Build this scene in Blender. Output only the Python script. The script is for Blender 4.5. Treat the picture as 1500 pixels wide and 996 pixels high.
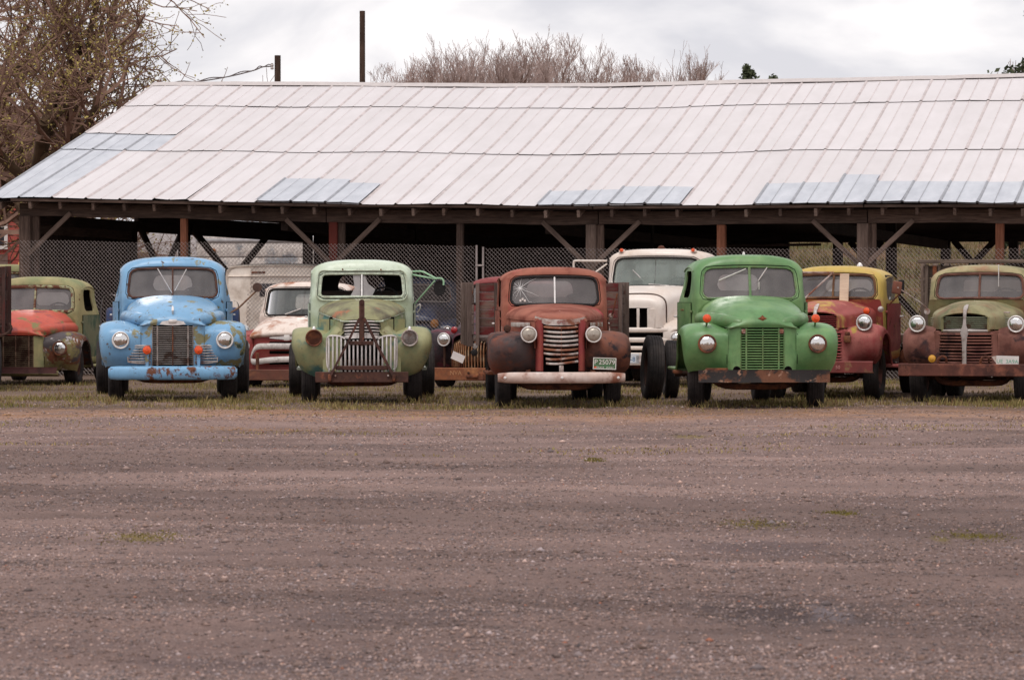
import bpy, bmesh, math, random
import numpy as np
from mathutils import Vector, Matrix
R = math.radians
for _o in list(bpy.data.objects): bpy.data.objects.remove(_o)
SC = bpy.context.scene
COL = SC.collection

# ---------------------------------------------------------------- camera
CAM_H = 1.6
FPX = 5500.0            # focal length in photo pixels (1500 px wide)
HOR = 422.0             # horizon row in the photo
cd = bpy.data.cameras.new('camera'); cam = bpy.data.objects.new('camera', cd); COL.objects.link(cam)
cd.sensor_width = 36; cd.lens = 36*FPX/1500; cd.clip_end = 3000; cd.clip_start = 0.5
cam.location = (0, 0, CAM_H); cam.rotation_euler = (R(90) - math.atan((498-HOR)/FPX), 0, 0)
cd.dof.use_dof = True; cd.dof.focus_distance = 53; cd.dof.aperture_fstop = 9
SC.camera = cam

# ---------------------------------------------------------------- sky, sun, exposure
SUN_EL, SUN_AZ = 63, 200
w = bpy.data.worlds.new('World'); SC.world = w; w.use_nodes = True
nt = w.node_tree; nt.nodes.clear()
out = nt.nodes.new('ShaderNodeOutputWorld')
sky = nt.nodes.new('ShaderNodeTexSky'); sky.sky_type = 'NISHITA'; sky.sun_disc = False
sky.sun_elevation = R(SUN_EL); sky.sun_rotation = R(SUN_AZ)
b1 = nt.nodes.new('ShaderNodeBackground'); b1.inputs[1].default_value = 0.09
nt.links.new(sky.outputs[0], b1.inputs[0])
tc = nt.nodes.new('ShaderNodeTexCoord'); mp = nt.nodes.new('ShaderNodeMapping')
mp.inputs['Scale'].default_value = (1, 1, 2.2); mp.inputs['Location'].default_value = (0.37, 0.1, 0.2)
nt.links.new(tc.outputs['Generated'], mp.inputs[0])
nz = nt.nodes.new('ShaderNodeTexNoise'); nz.inputs['Scale'].default_value = 11; nz.inputs['Detail'].default_value = 7
nz.inputs['Roughness'].default_value = 0.5; nz.inputs['Distortion'].default_value = 0.5
nt.links.new(mp.outputs[0], nz.inputs['Vector'])
rp = nt.nodes.new('ShaderNodeValToRGB'); e = rp.color_ramp.elements
e[0].position = 0.42; e[0].color = (0.70, 0.69, 0.735, 1); e[1].position = 0.56; e[1].color = (0.98, 0.945, 0.95, 1)
nt.links.new(nz.outputs['Fac'], rp.inputs[0])
b2 = nt.nodes.new('ShaderNodeBackground'); b2.inputs[1].default_value = 1.0
nt.links.new(rp.outputs[0], b2.inputs[0])
mx = nt.nodes.new('ShaderNodeMixShader'); mx.inputs[0].default_value = 0.95
nt.links.new(b1.outputs[0], mx.inputs[1]); nt.links.new(b2.outputs[0], mx.inputs[2]); nt.links.new(mx.outputs[0], out.inputs[0])
sd = bpy.data.lights.new('sun', 'SUN'); sd.energy = 1.5; sd.angle = R(26); sd.color = (1, 0.95, 0.9)
sun = bpy.data.objects.new('sun', sd); COL.objects.link(sun)
_d = Vector((math.sin(R(SUN_AZ))*math.cos(R(SUN_EL)), math.cos(R(SUN_AZ))*math.cos(R(SUN_EL)), math.sin(R(SUN_EL))))
sun.rotation_euler = _d.to_track_quat('Z', 'Y').to_euler(); sun.location = (0, 0, 30)
vs = SC.view_settings; vs.view_transform = 'Standard'; vs.look = 'None'; vs.exposure = 0.13; vs.gamma = 1; vs.use_curve_mapping = False
SC.cycles.use_denoising = True; SC.cycles.max_bounces = 6; SC.cycles.transparent_max_bounces = 10

# ---------------------------------------------------------------- helpers
rng = np.random.default_rng(11); random.seed(5)

def s2l(c):
    return tuple(((v/255)/12.92 if v/255 <= .04045 else ((v/255+.055)/1.055)**2.4) for v in c)

def link(o, parent=None):
    COL.objects.link(o)
    if parent is not None: o.parent = parent
    return o

def tag(o, label=None, cat=None, group=None, kind=None):
    if label: o['label'] = label
    if cat: o['category'] = cat
    if group: o['group'] = group
    if kind: o['kind'] = kind
    return o

def empty(name, loc, rz=0, label=None, cat=None, group=None):
    o = bpy.data.objects.new(name, None); o.location = loc; o.rotation_euler = (0, 0, rz)
    o.empty_display_size = 0.1
    COL.objects.link(o); return tag(o, label, cat, group)

def mkmesh(name, V, F, mat, smooth=True, ang=38, midx=None):
    me = bpy.data.meshes.new(name)
    V = np.asarray(V, dtype=float).reshape(-1, 3)
    if isinstance(F, np.ndarray): F = F.tolist()
    me.from_pydata(V.tolist(), [], F)
    mats = mat if isinstance(mat, (list, tuple)) else [mat]
    for m in mats: me.materials.append(m)
    if midx is not None: me.polygons.foreach_set('material_index', np.asarray(midx, dtype=np.int32))
    if smooth:
        me.polygons.foreach_set('use_smooth', np.ones(len(me.polygons), dtype=bool))
        if ang: me.set_sharp_from_angle(angle=R(ang))
    me.update()
    return me

def fastmesh(name, V, F, mat, col=None, per=1):
    V = np.ascontiguousarray(np.asarray(V, np.float32).reshape(-1, 3)); F = np.ascontiguousarray(np.asarray(F, np.int32)); k = F.shape[1]
    me = bpy.data.meshes.new(name); me.vertices.add(len(V)); me.vertices.foreach_set('co', V.ravel())
    me.loops.add(F.size); me.loops.foreach_set('vertex_index', F.ravel())
    me.polygons.add(len(F)); me.polygons.foreach_set('loop_start', np.arange(0, F.size, k, dtype=np.int32))
    me.update(calc_edges=True)
    if col is not None:
        at = me.color_attributes.new('tint', 'FLOAT_COLOR', 'POINT'); at.data.foreach_set('color', np.repeat(np.asarray(col, np.float32), per, 0).ravel())
    me.materials.append(mat); return me

def mk(name, geo, mat, parent=None, smooth=True, ang=38, midx=None):
    V, F = geo
    return link(bpy.data.objects.new(name, mkmesh(name, V, F, mat, smooth, ang, midx)), parent)

def join(*geos):
    Vs, Fs, n = [], [], 0
    for V, F in geos:
        V = np.asarray(V, float).reshape(-1, 3); Vs.append(V)
        Fs += [[i+n for i in f] for f in F]; n += len(V)
    return np.concatenate(Vs), Fs

def xf(geo, rot=None, loc=(0, 0, 0), sc=(1, 1, 1)):
    V = np.asarray(geo[0], float)*np.array(sc)
    if rot is not None: V = V @ np.array(Matrix(rot) if not isinstance(rot, Matrix) else rot).T
    return V+np.array(loc), geo[1]

def rotm(ax, deg): return Matrix.Rotation(R(deg), 3, ax)

_cb = {}
def box(c, size, bev=0.0, rot=None):
    sx, sy, sz = size
    key = (round(sx, 5), round(sy, 5), round(sz, 5), round(bev, 5))
    if key not in _cb:
        bm = bmesh.new(); bmesh.ops.create_cube(bm, size=1)
        for v in bm.verts: v.co = Vector((v.co.x*sx, v.co.y*sy, v.co.z*sz))
        if bev > 0: bmesh.ops.bevel(bm, geom=bm.edges[:], offset=min(bev, .45*min(size)), segments=2 if bev > .012 else 1, affect='EDGES', profile=.5)
        bm.verts.index_update()
        _cb[key] = (np.array([v.co[:] for v in bm.verts]), [[v.index for v in f.verts] for f in bm.faces]); bm.free()
    V, F = _cb[key]
    return xf((V, F), rot, c)

def tube(path, r, n=8, caps=True, closed=False):
    P = np.asarray(path, float); m = len(P)
    r = np.full(m, r) if np.isscalar(r) else np.asarray(r, float)
    if closed: T = np.roll(P, -1, 0)-np.roll(P, 1, 0)
    else:
        T = np.empty_like(P); T[1:-1] = P[2:]-P[:-2]; T[0] = P[1]-P[0]; T[-1] = P[-1]-P[-2]
    T /= np.linalg.norm(T, axis=1)[:, None]+1e-12
    a = np.array([0, 0, 1.]) if abs(T[0][2]) < .9 else np.array([1., 0, 0])
    N = np.empty_like(P); v = a-T[0]*np.dot(a, T[0]); N[0] = v/np.linalg.norm(v)
    for i in range(1, m):
        v = N[i-1]-T[i]*np.dot(N[i-1], T[i]); N[i] = v/(np.linalg.norm(v)+1e-12)
    B = np.cross(T, N); an = np.arange(n)*2*math.pi/n
    V = (P[:, None]+r[:, None, None]*(np.cos(an)[None, :, None]*N[:, None]+np.sin(an)[None, :, None]*B[:, None])).reshape(-1, 3)
    F = []
    for i in range(m if closed else m-1):
        j = (i+1) % m
        for k in range(n):
            l = (k+1) % n; F.append([i*n+k, i*n+l, j*n+l, j*n+k])
    if caps and not closed:
        F.append(list(range(n))[::-1]); F.append([(m-1)*n+k for k in range(n)])
    return V, F

def lathe(prof, n=32, axis='y', c=(0, 0, 0)):
    """prof: (radius, offset along axis)"""
    pr = np.asarray(prof, float); m = len(pr); an = np.arange(n)*2*math.pi/n
    V = np.zeros((m, n, 3))
    cx, sx = np.cos(an), np.sin(an)
    if axis == 'y': V[:, :, 0] = pr[:, :1]*cx; V[:, :, 2] = pr[:, :1]*sx; V[:, :, 1] = pr[:, 1:]
    elif axis == 'x': V[:, :, 1] = pr[:, :1]*cx; V[:, :, 2] = pr[:, :1]*sx; V[:, :, 0] = pr[:, 1:]
    else: V[:, :, 0] = pr[:, :1]*cx; V[:, :, 1] = pr[:, :1]*sx; V[:, :, 2] = pr[:, 1:]
    F = [[i*n+k, i*n+(k+1) % n, (i+1)*n+(k+1) % n, (i+1)*n+k] for i in range(m-1) for k in range(n)]
    if pr[0, 0] > 1e-6: F.append([k for k in range(n)][::-1])
    if pr[-1, 0] > 1e-6: F.append([(m-1)*n+k for k in range(n)])
    return V.reshape(-1, 3)+np.array(c), F

def cr1(P, n, closed=False):
    """Catmull-Rom along axis 0, n samples per span"""
    P = np.asarray(P, float); m = len(P)
    if closed: Q = np.concatenate([P[-1:], P, P[:2]]); spans = m
    else: Q = np.concatenate([2*P[:1]-P[1:2], P, 2*P[-1:]-P[-2:-1]]); spans = m-1
    out = []
    for i in range(spans):
        p0, p1, p2, p3 = Q[i:i+4]
        for k in range(n):
            t = k/n
            out.append(.5*((2*p1)+(-p0+p2)*t+(2*p0-5*p1+4*p2-p3)*t*t+(-p0+3*p1-3*p2+p3)*t**3))
    if not closed: out.append(P[-1])
    return np.array(out)

def grid_faces(a, b, wrap=False, flip=False):
    F = []
    for i in range(a-1):
        for j in range(b if wrap else b-1):
            k = (j+1) % b
            f = [i*b+j, i*b+k, (i+1)*b+k, (i+1)*b+j]
            F.append(f[::-1] if flip else f)
    return F

def surf(ctrl, nu=5, nv=5, closed_v=False, flip=False):
    C = np.asarray(ctrl, float)
    C = cr1(C, nu); C = np.swapaxes(cr1(np.swapaxes(C, 0, 1), nv, closed_v), 0, 1)
    a, b = C.shape[:2]
    return C.reshape(-1, 3), grid_faces(a, b, closed_v, flip)

def thick(geo, t, off=-1):
    """solidify along vertex normals"""
    bm = bmesh.new(); vs_ = [bm.verts.new(v) for v in geo[0]]
    for f in geo[1]:
        try: bm.faces.new([vs_[i] for i in f])
        except ValueError: pass
    bm.normal_update()
    N = np.array([v.normal[:] for v in bm.verts])
    be = [(e.verts[0].index if 0 else e.verts[0], e.verts[1]) for e in bm.edges if len(e.link_faces) == 1]
    idx = {v: i for i, v in enumerate(vs_)}
    V = np.asarray(geo[0], float); n = len(V)
    V2 = np.concatenate([V, V+N*t*off])
    F = [list(f) for f in geo[1]]+[[i+n for i in f][::-1] for f in geo[1]]
    for a, b in be:
        ia, ib = idx[a], idx[b]; F.append([ia, ib, ib+n, ia+n])
    bm.free()
    return V2, F

def mirror_x(geo):
    return np.asarray(geo[0], float)*np.array([-1, 1, 1]), [f[::-1] for f in geo[1]]

def rrect(wb, wt, z0, z1, r, n=10, sag=0.0):
    """rounded quad outline in (x,z), ccw from bottom right corner"""
    pts = []
    for (cx, cz, a0) in ((wb-r, z0+r, -90), (wt-r, z1-r, 0), (-wt+r, z1-r, 90), (-wb+r, z0+r, 180)):
        for k in range(n+1):
            a = R(a0+90*k/n); pts.append((cx+r*math.cos(a), cz+r*math.sin(a)))
    P = np.array(pts)
    # densify
    D = []
    for i in range(len(P)):
        a, b = P[i], P[(i+1) % len(P)]; m = max(1, int(np.linalg.norm(b-a)/.04))
        for k in range(m): D.append(a+(b-a)*k/m)
    D = np.array(D)
    if sag: D[:, 1] -= sag*(D[:, 0]/wb)**2
    return D

def polar(P, c, n):
    d = P-np.array(c); an = np.arctan2(d[:, 1], d[:, 0]); rr = np.hypot(d[:, 0], d[:, 1])
    # dense resample for accuracy
    o = np.argsort(an); an, rr = an[o], rr[o]
    th = -math.pi/2+np.arange(n)*2*math.pi/n
    thw = (th+math.pi) % (2*math.pi)-math.pi
    # interpolate 1/r-ish: go through xy on segments
    r = np.interp(thw, an, rr, period=2*math.pi)
    return np.stack([c[0]+r*np.cos(th), c[1]+r*np.sin(th)], 1)

# ---------------------------------------------------------------- materials
MATS = {}
class NB:
    def __init__(s, name):
        m = bpy.data.materials.new(name); m.use_nodes = True; s.m = m; s.t = m.node_tree
        s.t.nodes.clear(); s.out = s.n('ShaderNodeOutputMaterial'); s.p = s.n('ShaderNodeBsdfPrincipled')
        s.l(s.p.outputs[0], s.out.inputs[0]); s.tc = None; s.oi = None
    def n(s, k): return s.t.nodes.new(k)
    def l(s, a, b): s.t.links.new(a, b)
    def coord(s, scale=(1, 1, 1), rand=0.0, loc=(0, 0, 0)):
        if s.tc is None: s.tc = s.n('ShaderNodeTexCoord')
        m = s.n('ShaderNodeMapping'); m.inputs['Scale'].default_value = scale; m.inputs['Location'].default_value = loc
        src = s.tc.outputs['Object']
        if rand:
            if s.oi is None: s.oi = s.n('ShaderNodeObjectInfo')
            mu = s.n('ShaderNodeMath'); mu.operation = 'MULTIPLY'; mu.inputs[1].default_value = rand
            s.l(s.oi.outputs['Random'], mu.inputs[0])
            ad = s.n('ShaderNodeVectorMath'); ad.operation = 'ADD'; s.l(src, ad.inputs[0]); s.l(mu.outputs[0], ad.inputs[1]); src = ad.outputs[0]
        s.l(src, m.inputs[0]); return m.outputs[0]
    def noise(s, vec, scale, detail=6, rough=.6, dist=0.0):
        k = s.n('ShaderNodeTexNoise'); k.inputs['Scale'].default_value = scale; k.inputs['Detail'].default_value = detail
        k.inputs['Roughness'].default_value = rough; k.inputs['Distortion'].default_value = dist
        s.l(vec, k.inputs['Vector']); return k.outputs['Fac']
    def ramp(s, fac, lo, hi, c0=(0, 0, 0, 1), c1=(1, 1, 1, 1)):
        k = s.n('ShaderNodeValToRGB'); e = k.color_ramp.elements
        e[0].position = lo; e[1].position = hi; e[0].color = c0; e[1].color = c1
        s.l(fac, k.inputs[0]); return k.outputs[0]
    def mix(s, fac, a, b, mode='MIX'):
        k = s.n('ShaderNodeMix'); k.data_type = 'RGBA'; k.blend_type = mode
        for sock, v in ((k.inputs[0], fac), (k.inputs[6], a), (k.inputs[7], b)):
            if hasattr(v, 'node'): s.l(v, sock)
            elif isinstance(v, (int, float)): sock.default_value = v
            else: sock.default_value = tuple(v)[:3]+(1,)
        return k.outputs[2]
    def math(s, op, a, b):
        k = s.n('ShaderNodeMath'); k.operation = op
        for i, v in enumerate((a, b)):
            if hasattr(v, 'node'): s.l(v, k.inputs[i])
            else: k.inputs[i].default_value = v
        return k.outputs[0]
    def bump(s, h, strength=.3, dist=.01):
        k = s.n('ShaderNodeBump'); k.inputs['Strength'].default_value = strength; k.inputs['Distance'].default_value = dist
        s.l(h, k.inputs['Height']); s.l(k.outputs[0], s.p.inputs['Normal'])
    def set(s, **kw):
        for k, v in kw.items():
            i = s.p.inputs[k.replace('_', ' ')]
            if hasattr(v, 'node'): s.l(v, i)
            elif isinstance(v, (int, float)): i.default_value = v
            else: i.default_value = tuple(v)[:3]+(1,)
        return s

RUST = (s2l((112, 62, 42)), s2l((78, 46, 38)), s2l((150, 88, 55)))
def paint(name, base, layers=(), rough=.45, spec=.4, fade=.25, bumps=.08, seed=0, dark=.2, wearamt=.6):
    """layers: (colour srgb, amount 0..1, scale, softness)"""
    if name in MATS: return MATS[name]
    b = NB(name); v = b.coord(loc=(seed*3.1, seed*1.7, seed*.9))
    c = s2l(base)
    n1 = b.noise(v, 2.2, 5, .55)
    col = b.mix(b.ramp(n1, .35, .7), tuple(x*(1-fade*.5) for x in c), tuple(min(1, x*(1+fade*.5)+.01*fade) for x in c))
    ro = None
    for i, (lc, am, scl, soft) in enumerate(layers):
        vv = b.coord(loc=(seed*5.3+i*7.7, i*3.3+seed, seed*2.2-i*4.1))
        nn = b.noise(vv, scl, 8, .62, .25)
        th = .74-.5*am
        f = b.ramp(nn, th-soft*.5, th+soft*.5+.004)
        l0 = s2l(lc); n3 = b.noise(vv, scl*4, 4, .6)
        lcol = b.mix(n3, tuple(x*.72 for x in l0), tuple(min(1, x*1.25) for x in l0))
        col = b.mix(f, col, lcol)
        ro = f if ro is None else b.math('MAXIMUM', ro, f)
    # paint worn off along the pressed edges, fine chips and rust runs
    ge = b.n('ShaderNodeNewGeometry'); vw = b.coord(loc=(seed*2.3, 4, seed)); nw = b.noise(vw, 16, 6, .7)
    wear = b.math('MULTIPLY', b.ramp(ge.outputs['Pointiness'], .515, .56), b.ramp(nw, .42, .6))
    chips = b.ramp(b.noise(vw, 34, 5, .65), .705-.05*wearamt, .735-.05*wearamt)
    runs = b.math('MULTIPLY', b.ramp(b.noise(b.coord(scale=(9, 9, .55), loc=(seed, seed, 0)), 2.2, 6, .65), .60, .74), .55*wearamt)
    col = b.mix(b.math('MULTIPLY', runs, .6), col, s2l((112, 76, 56)))
    col = b.mix(b.math('MAXIMUM', b.math('MULTIPLY', wear, .75*wearamt), chips), col, s2l((96, 66, 52)))
    # fine dirt specks and streaks
    vd = b.coord(scale=(3, 3, .7), loc=(seed, 0, 0)); nd = b.noise(vd, 5, 8, .7)
    col = b.mix(b.ramp(nd, .5, .8, (0, 0, 0, 1), (dark*1.6,)*3+(1,)), col, (.06, .045, .035))
    b.set(Base_Color=col, Specular_IOR_Level=spec)
    if ro is not None:
        rr = b.n('ShaderNodeMapRange'); rr.inputs[3].default_value = rough; rr.inputs[4].default_value = min(.95, rough+.35)
        b.l(ro, rr.inputs[0]); b.l(rr.outputs[0], b.p.inputs['Roughness'])
        h = b.math('SUBTRACT', b.math('MULTIPLY', n1, .6), b.math('MULTIPLY', ro, .35))
    else:
        b.set(Roughness=rough); h = n1
    b.bump(h, bumps*2.5, .012)
    MATS[name] = b.m; return b.m

def plain(name, c, rough=.5, metal=0.0, spec=.4, var=.25, scale=8, bumps=.0, alpha=None, rand=0):
    if name in MATS: return MATS[name]
    b = NB(name); l = s2l(c); v = b.coord(rand=rand); n = b.noise(v, scale, 6, .6)
    b.set(Base_Color=b.mix(b.ramp(n, .3, .7), tuple(x*(1-var) for x in l), tuple(min(1, x*(1+var)) for x in l)), Roughness=rough, Metallic=metal, Specular_IOR_Level=spec)
    if bumps: b.bump(n, bumps, .01)
    MATS[name] = b.m; return b.m

def wood(name, c0, c1, rough=.85, paintc=None, pam=.4, rv=.35, gs=1.0):
    if name in MATS: return MATS[name]
    b = NB(name); v = b.coord(scale=(1.1*gs, 13*gs, 13*gs), rand=31.0)
    n = b.noise(v, 2.4, 9, .68, .4); a, d = s2l(c0), s2l(c1)
    col = b.mix(b.ramp(n, .3, .72), a, d)
    v2 = b.coord(rand=17.0); n2 = b.noise(v2, 1.3, 5, .6)
    col = b.mix(b.ramp(n2, .45, .75, (0, 0, 0, 1), (.55,)*3+(1,)), col, tuple(x*.45 for x in a))
    if paintc:
        n4 = b.noise(b.coord(scale=(1, 2, 2), rand=11.0), 2.2, 9, .7, .3); th = .72-.45*pam
        col = b.mix(b.ramp(n4, th-.06, th+.08), col, s2l(paintc))
    if b.oi is not None:
        k = b.n('ShaderNodeMapRange'); k.inputs[3].default_value = 1-rv; k.inputs[4].default_value = 1+rv*.6
        b.l(b.oi.outputs['Random'], k.inputs[0]); col = b.mix(1.0, col, k.outputs[0], 'MULTIPLY')
    b.set(Base_Color=col, Roughness=rough, Specular_IOR_Level=.2); b.bump(n, .5, .012)
    MATS[name] = b.m; return b.m

def glassmat(name, tint=(.55, .56, .56), dust=.3, dustc=(150, 146, 144)):
    if name in MATS: return MATS[name]
    m = bpy.data.materials.new(name); m.use_nodes = True; t = m.node_tree; t.nodes.clear()
    o = t.nodes.new('ShaderNodeOutputMaterial'); tr = t.nodes.new('ShaderNodeBsdfTransparent'); tr.inputs[0].default_value = tuple(tint)+(1,)
    df = t.nodes.new('ShaderNodeBsdfDiffuse'); df.inputs[0].default_value = s2l(dustc)+(1,)
    gl = t.nodes.new('ShaderNodeBsdfGlossy'); gl.inputs['Roughness'].default_value = .06; gl.inputs[0].default_value = (1, 1, 1, 1)
    tcx = t.nodes.new('ShaderNodeTexCoord'); nn = t.nodes.new('ShaderNodeTexNoise'); nn.inputs['Scale'].default_value = 3.0; nn.inputs['Detail'].default_value = 7
    t.links.new(tcx.outputs['Object'], nn.inputs['Vector'])
    mr = t.nodes.new('ShaderNodeMapRange'); mr.inputs[1].default_value = .3; mr.inputs[2].default_value = .75; mr.inputs[3].default_value = dust*.7; mr.inputs[4].default_value = dust*1.4
    t.links.new(nn.outputs['Fac'], mr.inputs[0])
    m1 = t.nodes.new('ShaderNodeMixShader'); t.links.new(mr.outputs[0], m1.inputs[0]); t.links.new(tr.outputs[0], m1.inputs[1]); t.links.new(df.outputs[0], m1.inputs[2])
    fr = t.nodes.new('ShaderNodeFresnel'); fr.inputs[0].default_value = 1.5
    m2 = t.nodes.new('ShaderNodeMixShader'); t.links.new(fr.outputs[0], m2.inputs[0]); t.links.new(m1.outputs[0], m2.inputs[1]); t.links.new(gl.outputs[0], m2.inputs[2])
    t.links.new(m2.outputs[0], o.inputs[0]); MATS[name] = m; return m

def text_geo(body, size, depth=.002, extrude=True):
    cu = bpy.data.curves.new('txt', 'FONT'); cu.body = body; cu.size = size; cu.align_x = 'CENTER'; cu.align_y = 'CENTER'; cu.extrude = depth
    o = bpy.data.objects.new('txt', cu); COL.objects.link(o)
    dg = bpy.context.evaluated_depsgraph_get(); me = bpy.data.meshes.new_from_object(o.evaluated_get(dg))
    V = np.array([v.co[:] for v in me.vertices]); F = [list(p.vertices) for p in me.polygons]
    bpy.data.objects.remove(o); bpy.data.curves.remove(cu); bpy.data.meshes.remove(me)
    return np.stack([V[:, 0], -V[:, 2], V[:, 1]], 1), F     # faces -y

def beam(name, p0, p1, w, h, mat, parent, bev=.008, twist=0, jit=0.0):
    """box member from p0 to p1, its length along local x"""
    p0, p1 = Vector(p0), Vector(p1); d = p1-p0; L = d.length
    o = mk(name, box((0, 0, 0), (L, w, h), bev), mat, parent, smooth=False)
    x = d.normalized(); up = Vector((0, 0, 1)) if abs(x.z) < .95 else Vector((0, 1, 0))
    y = up.cross(x).normalized(); z = x.cross(y)
    m = Matrix((x, y, z)).transposed().to_4x4()
    if twist: m = m @ Matrix.Rotation(R(twist), 4, 'X')
    m.translation = (p0+p1)/2
    o.matrix_local = m
    return o

def pix(px, py_ground=None, Y=None):
    s = FPX/Y; return (px-750)/s, Y
# ================================================================ ground
def fbm2(x, y, seed, octaves=5, f0=.25, gain=.5):
    r = np.random.default_rng(seed); out = np.zeros_like(x); a = 1.0; f = f0
    for _ in range(octaves):
        for _k in range(4):
            th = r.uniform(0, 2*math.pi); ph = r.uniform(0, 6.28); out += a*.5*np.sin((x*np.cos(th)+y*np.sin(th))*f*2*math.pi*r.uniform(.7, 1.3)+ph)
        a *= gain; f *= 2.1
    return out

TRK = [(y0, rng.uniform(-.22, .22), rng.uniform(-.006, .006), rng.uniform(.16, .34), rng.uniform(.5, 1)) for y0 in (44.5, 42.6, 40, 37.5, 36.2, 33.8, 32.0, 30.2, 28.4, 27.3, 25.4, 24.2, 22.6, 21.5, 20.2, 19.0, 17.8, 16.9)]
def tracks(x, y):
    t = np.zeros_like(x)
    for i, (y0, a, q_, w_, k_) in enumerate(TRK):
        d = (y-(y0+a*x+q_*x*x+.25*np.sin(x*.45+i)))/w_; f = np.clip(.6+.6*np.sin(x*.5+i*2.1), 0, 1)*k_
        t += f*(np.exp(-d*d)-.55*np.exp(-(np.abs(d)-1.7)**2*2.5))
    return t

def ground_h(x, y):
    k = np.clip((y-13)/3, 0, 1)*np.clip((60-y)/8, 0, 1)*np.clip((11-np.abs(x))/2, 0, 1)
    ruts = .012*np.sin(y*1.9+.5*np.sin(x*.35)+.7*fbm2(x, y, 3, 2, .06))*np.clip((47-y)/6, 0, 1)
    h = .014*fbm2(x, y, 1, 4, .12)+.006*fbm2(x, y, 2, 3, 1.1)+ruts*.2-.016*tracks(x, y)
    for (cx, cy, rx, ry, d) in ((1.55, 18.8, .9, 1.5, .05), (1.7, 23.6, 1.2, 1.6, .03), (-1.2, 16.6, 1.2, 1.0, .04)):
        h -= d*np.exp(-((x-cx)/rx)**2-((y-cy)/ry)**2)
    return h*k

xs = np.concatenate([[-500, -200, -80, -40, -20, -14], np.arange(-11, 11.01, .11), [14, 20, 40, 80, 200, 500]])
ys = np.concatenate([[-60, -10, 5, 10], np.arange(13, 60.01, .11), [62, 64, 68, 74, 82, 90, 100, 130, 200, 400, 1200]])
GX, GY = np.meshgrid(xs, ys)
GZ = ground_h(GX, GY)
b = NB('gravel_ground'); v = b.coord()
n_f = b.noise(v, 70, 4, .65); n_m = b.noise(v, 9, 8, .7); n_l = b.noise(b.coord(scale=(.35, 1.0, 1)), .55, 6, .6, .3)
c = b.mix(b.ramp(n_f, .3, .72), s2l((94, 76, 72)), s2l((170, 142, 132)))
c = b.mix(b.ramp(n_m, .36, .66, (0, 0, 0, 1), (.5,)*3+(1,)), c, s2l((128, 108, 103)))
c = b.mix(b.ramp(n_l, .44, .62, (0, 0, 0, 1), (.55,)*3+(1,)), c, s2l((96, 79, 76)))
n_b = b.noise(b.coord(scale=(.12, 1.3, 1)), 1.1, 6, .62, .2)
c = b.mix(b.ramp(n_b, .5, .72, (0, 0, 0, 1), (.22,)*3+(1,)), c, s2l((132, 114, 106)))
# pale speckle stones
vo = b.n('ShaderNodeTexVoronoi'); vo.inputs['Scale'].default_value = 34; b.l(v, vo.inputs['Vector'])
sp = b.ramp(vo.outputs['Distance'], .10, .2, (1, 1, 1, 1), (0, 0, 0, 1))
wn = b.n('ShaderNodeSeparateColor'); b.l(vo.outputs['Color'], wn.inputs[0])
spk = b.math('MULTIPLY', sp, b.ramp(wn.outputs[0], .8, .86))
c = b.mix(spk, c, s2l((190, 170, 158)))
# position masks: dry grass / green strip by the trucks
sx = b.n('ShaderNodeSeparateXYZ'); b.l(v, sx.inputs[0])
wob = b.noise(b.coord(scale=(.5, .5, .5)), .9, 6, .7); n_g = b.noise(b.coord(scale=(1, 1.6, 1)), 2.2, 8, .75)
yy = b.math('ADD', sx.outputs['Y'], b.math('MULTIPLY', b.math('SUBTRACT', wob, .5), 5.0))
def band(lo, hi, so):
    u = b.n('ShaderNodeMapRange'); u.interpolation_type = 'SMOOTHSTEP'; u.inputs[1].default_value = lo-so; u.inputs[2].default_value = lo+so; b.l(yy, u.inputs[0])
    d = b.n('ShaderNodeMapRange'); d.interpolation_type = 'SMOOTHSTEP'; d.inputs[1].default_value = hi-so; d.inputs[2].default_value = hi+so; d.inputs[3].default_value = 1; d.inputs[4].default_value = 0; b.l(yy, d.inputs[0])
    return b.math('MULTIPLY', u.outputs[0], d.outputs[0])
straw = b.math('MULTIPLY', band(45.5, 50.5, 1.4), b.ramp(n_g, .4, .62))
c = b.mix(b.math('MULTIPLY', straw, .85), c, s2l((160, 120, 88)))
straw2 = b.math('MULTIPLY', band(40.5, 43.5, .9), b.ramp(b.noise(b.coord(scale=(.3, 1, 1)), 1.4, 7, .7), .52, .66))
c = b.mix(b.math('MULTIPLY', straw2, .6), c, s2l((160, 132, 98)))
soil = b.math('MULTIPLY', band(49.5, 95, 1.0), b.ramp(n_g, .3, .6))
c = b.mix(b.math('MULTIPLY', soil, .8), c, s2l((104, 88, 68)))
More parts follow.
